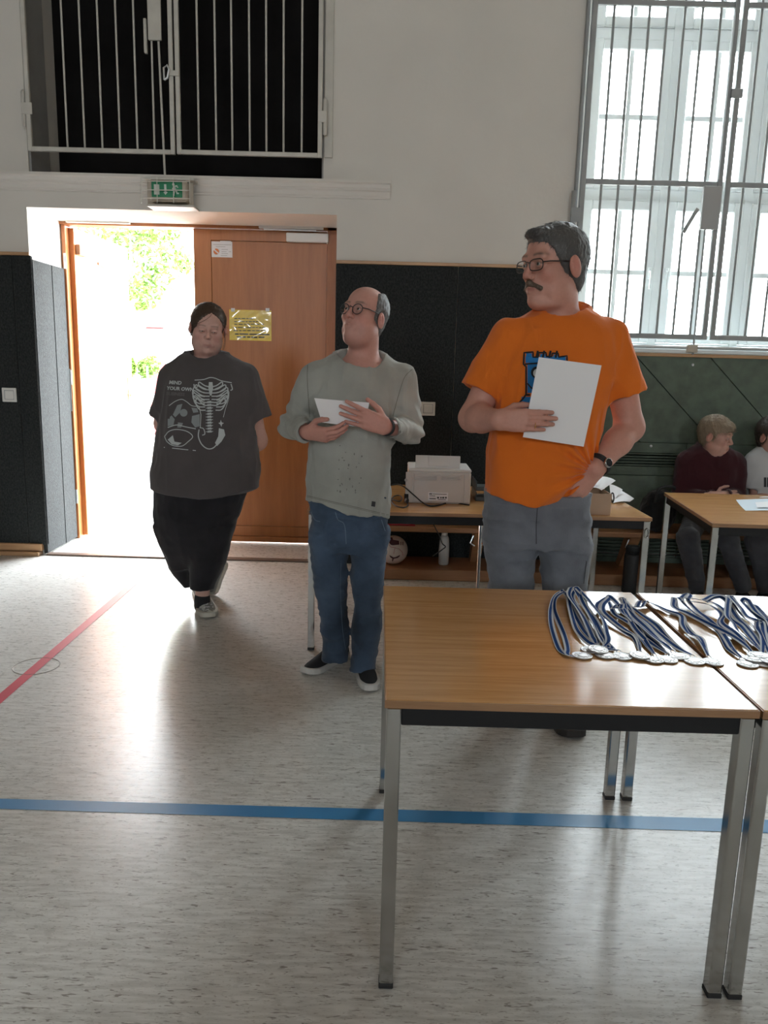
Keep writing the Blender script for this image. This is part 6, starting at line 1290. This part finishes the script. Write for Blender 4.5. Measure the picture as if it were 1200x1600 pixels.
# ================================================================ medals on the front tables
M['navy'] = mat('ribbon_navy', (.010, .042, .16), .9, spec=.08); M['ribwhite'] = mat('ribbon_white', (.50, .52, .56), .9, spec=.08); M['silver'] = mat('medal_silver', (.52, .51, .505), .48, 1)
def medal(disc, path, label, lift=0., ring_at=None, dz=None):
    """disc: pixel of the disc centre; path: ribbon run over the table as (u, v[, height]) pixels, ending at the disc"""
    z0 = TH + lift; c = PZ(*disc, TH); t = thing('medal', (c[0], c[1], TH), label, 'medal', 'silver medals on blue and white ribbons')
    R_ = .0255; prof = [(R_-.002, 0), (R_, .001), (R_, .0028), (R_-.002, .0036), (R_-.0045, .0030), (R_-.005, .0026)]
    tlt = rotx(random.uniform(-.05, .05)) @ roty(random.uniform(-.05, .05)); cz = np.array([c[0], c[1], z0+.001 + (0 if dz is None else dz)])
    MB().lathe(prof, cz, 28, tlt).build('disc', M['silver'], t)
    em = MB(); em.lathe([(.012, .0026), (.0118, .0040), (.006, .0046)], cz, 16, tlt)
    for k in range(8): a = 2*PI*k/8; em.box(.014, .0185, -.0025, .0025, .0026, .0036, tlt @ rotz(a), cz)
    em.build('relief', M['silver'], t)
    P3 = []
    for q in path:
        h_ = q[2] if len(q) > 2 else .003; P3.append(PZ(q[0], q[1], TH+h_))
    end = P3[-1]; back = end - cz; back[2] = 0; back /= np.linalg.norm(back)+1e-9; rp = cz + back*(R_+.004); rp[2] = z0+.004
    MB().tube([rp + back*.006*math.cos(a) + np.array([-back[1], back[0], 0])*.006*math.sin(a) + np.array([0, 0, .002*math.cos(a)]) for a in np.linspace(0, 2*PI, 15)[:-1]], .0011, 6, closed=True).build('ring', M['silver'], t, True)
    P3[-1] = rp + back*.004 + np.array([0, 0, .001]); one = spline(P3, 6); m_ = len(one); two = []; sg = random.choice((-1, 1)); f0 = random.uniform(.009, .016); ph2 = random.uniform(0, 6)
    for i, p in enumerate(one):                          # the ribbon is a loop: the second strand runs back beside the first
        a_, b_ = one[max(i-1, 0)], one[min(i+1, m_-1)]; d_ = np.array(b_)-np.array(a_); d_[2] = 0; d_ /= np.linalg.norm(d_)+1e-9; e = min(1, (m_-1-i)/8); off = sg*e*f0*(1+.7*math.sin(i*.17+ph2))
        two.append(np.array(p)+np.array([-d_[1], d_[0], 0])*off+np.array([0, 0, .0035*e]))
    tip = (np.array(one[0])+two[0])/2 + (np.array(one[0])-np.array(one[2]))*.35; tip[2] = max(one[0][2], two[0][2])+.002
    sm = list(one[::-1]) + spline([one[0], tip, two[0]], 4)[1:-1] + two; n = len(sm); wd = .0078
    V = []; F_ = []; mi = []; cols_ = (-1, -.30, .72, 1.0); tw_ = random.uniform(-.5, .5); ph = random.uniform(0, 6)
    for i, p in enumerate(sm):
        a, b = sm[max(i-1, 0)], sm[min(i+1, n-1)]; d_ = np.array(b)-np.array(a); d_[2] = 0; d_ /= np.linalg.norm(d_)+1e-9; side = np.array([-d_[1], d_[0], 0]); e = min(1, (n-1-i)/6, i/6)
        an = e*(.40*math.sin(i*.16+ph)+tw_*.5); sv_ = side*math.cos(an)+np.array([0, 0, 1])*math.sin(an); w_ = wd*(.55+.45*e)
        pz = max(p[2], TH+.0015+abs(math.sin(an))*w_)
        for k in cols_: V.append((p[0]+sv_[0]*k*w_, p[1]+sv_[1]*k*w_, pz+sv_[2]*k*w_))
    for i in range(n-1):
        for k in range(3): F_.append((i*4+k, i*4+k+1, i*4+k+5, i*4+k+4)); mi.append((0, 1, 0)[k])
    o = meshobj('ribbon', V, F_, None, t, False, mi, [M['ribwhite'], M['navy']])
    so_ = o.modifiers.new('thickness', 'SOLIDIFY'); so_.thickness = .0006
    return t
def c1(*pts): return [(850+.15*p[0], 910+.15*p[1]) + tuple(p[2:]) for p in pts]     # measured in enlarged views of the photo
def c2(*pts): return [(1020+.15*p[0], 910+.15*p[1]) + tuple(p[2:]) for p in pts]
lab = ['silver medal with a single looped ribbon lying apart on the bare wood', 'silver medal tucked behind the next disc, ribbon in the tight bundle', 'silver medal below the tight ribbon bundle, pale rim', 'silver medal between the bundle ends, ribbon folded once', 'silver medal lying partly over its neighbour, long straight ribbon', 'silver medal half hidden under the neighbouring disc', 'silver medal with a ribbon curling up at the table middle', 'small silver medal lying behind the disc beside the table joint', 'silver medal at the table joint with a crossed ribbon', 'silver medal right on the joint of the two tables', 'silver medal leading the tangled ribbon heap', 'silver medal leaning in the tangled ribbon heap', 'silver medal at the far end of the tangled heap']
md = [
 (c1((395, 772))[0], c1((215, 100, .012), (160, 115, .014), (100, 180, .010), (70, 300), (75, 420), (110, 560), (160, 690), (210, 745), (290, 772))),
 (c1((485, 712))[0], c1((330, 75, .022), (300, 150, .018), (350, 260, .012), (420, 380, .010), (500, 520, .006), (560, 610, .006), (545, 660))),
 (c1((635, 768))[0], c1((410, 120, .022), (430, 230, .018), (480, 340, .014), (560, 480, .010), (640, 600, .008), (715, 685), (620, 715))),
 (c1((815, 780))[0], c1((215, 100, .014), (260, 160, .012), (290, 260, .008), (360, 400, .006), (450, 540, .006), (600, 670), (770, 715))),
 (c1((995, 785))[0], c1((640, 160, .020), (560, 230, .018), (570, 310, .012), (680, 400, .010), (820, 500, .006), (940, 580), (1000, 720))),
 (c1((1140, 815))[0], c1((660, 170, .020), (690, 230, .016), (740, 330, .010), (840, 390, .010), (930, 460, .006), (1050, 640), (1150, 720))),
 (c2((150, 812))[0], c2((-420, 270, .018), (-370, 230, .02), (-310, 260, .012), (-230, 390, .008), (-130, 500, .005), (40, 640, .004), (150, 700))),
 (c2((270, 778))[0], c2((-310, 180, .016), (-250, 250, .012), (-200, 340, .008), (-60, 470, .008), (60, 590, .012), (140, 660, .010), (205, 720))),
 (c2((435, 830))[0], c2((-290, 185, .016), (-240, 240, .010), (-120, 330), (40, 440, .006), (140, 560, .006), (270, 690), (400, 748))),
 (c2((625, 840))[0], c2((-170, 260, .012), (-120, 190, .016), (20, 230, .008), (150, 300, .006), (300, 355, .006), (340, 450, .010), (420, 540, .006), (510, 590, .012), (555, 755))),
 (c2((985, 860))[0], c2((330, 130, .024), (300, 190, .02), (420, 310, .012), (560, 400, .010), (700, 530, .006), (790, 690, .006), (890, 770))),
 (c2((1060, 820, ))[0], c2((230, 190, .02), (260, 270, .014), (420, 330, .012), (620, 430, .012), (820, 540, .010), (950, 640, .010), (1050, 730))),
 (c2((1140, 850))[0], c2((550, 200, .014), (640, 150, .02), (750, 170, .02), (880, 360, .012), (1000, 480, .010), (1100, 620, .008), (1150, 700))),
]
for i, (d_, pth) in enumerate(md): medal(d_[:2], pth, lab[i], 0, dz=.0 if i not in (4, 11) else .004)
# second strands of the ribbon loops that are still in the heap: more medals piled together
more = [
 (c2((1090, 790))[0], c2((300, 190, .026), (480, 210, .024), (600, 240, .02), (720, 330, .018), (700, 430, .014), (860, 560, .014), (1000, 690, .010)), 'silver medal on top of the tangled heap, ribbon zigzagging'),
 (c2((1190, 810))[0], c2((820, 170, .024), (790, 260, .026), (810, 370, .02), (920, 450, .014), (1010, 560, .012), (1140, 690, .01)), 'silver medal at the heap with a broad blue ribbon face'),
 (c2((1230, 850))[0], c2((850, 170, .026), (930, 280, .024), (980, 360, .018), (1080, 400, .016), (1140, 420, .014), (1160, 540, .010), (1200, 620, .008)), 'silver medal whose ribbon arches over the heap'),
 (c2((1280, 800))[0], c2((930, 200, .026), (1020, 290, .022), (1090, 350, .018), (1180, 440, .012), (1260, 600, .008)), 'silver medal beyond the heap, ribbon running off straight'),
 (c2((1330, 840))[0], c2((1040, 260, .022), (1130, 340, .018), (1200, 430, .012), (1300, 640, .008)), 'silver medal furthest along the second table'),
 (c1((560, 730))[0], c1((330, 80, .026), (380, 160, .022), (440, 260, .018), (540, 400, .016), (600, 520, .014), (650, 620, .010), (600, 690)), 'silver medal squeezed among the bundled ribbons'),
]
for d_, pth, lb_ in more: medal(d_[:2], pth, lb_, 0, dz=.006)
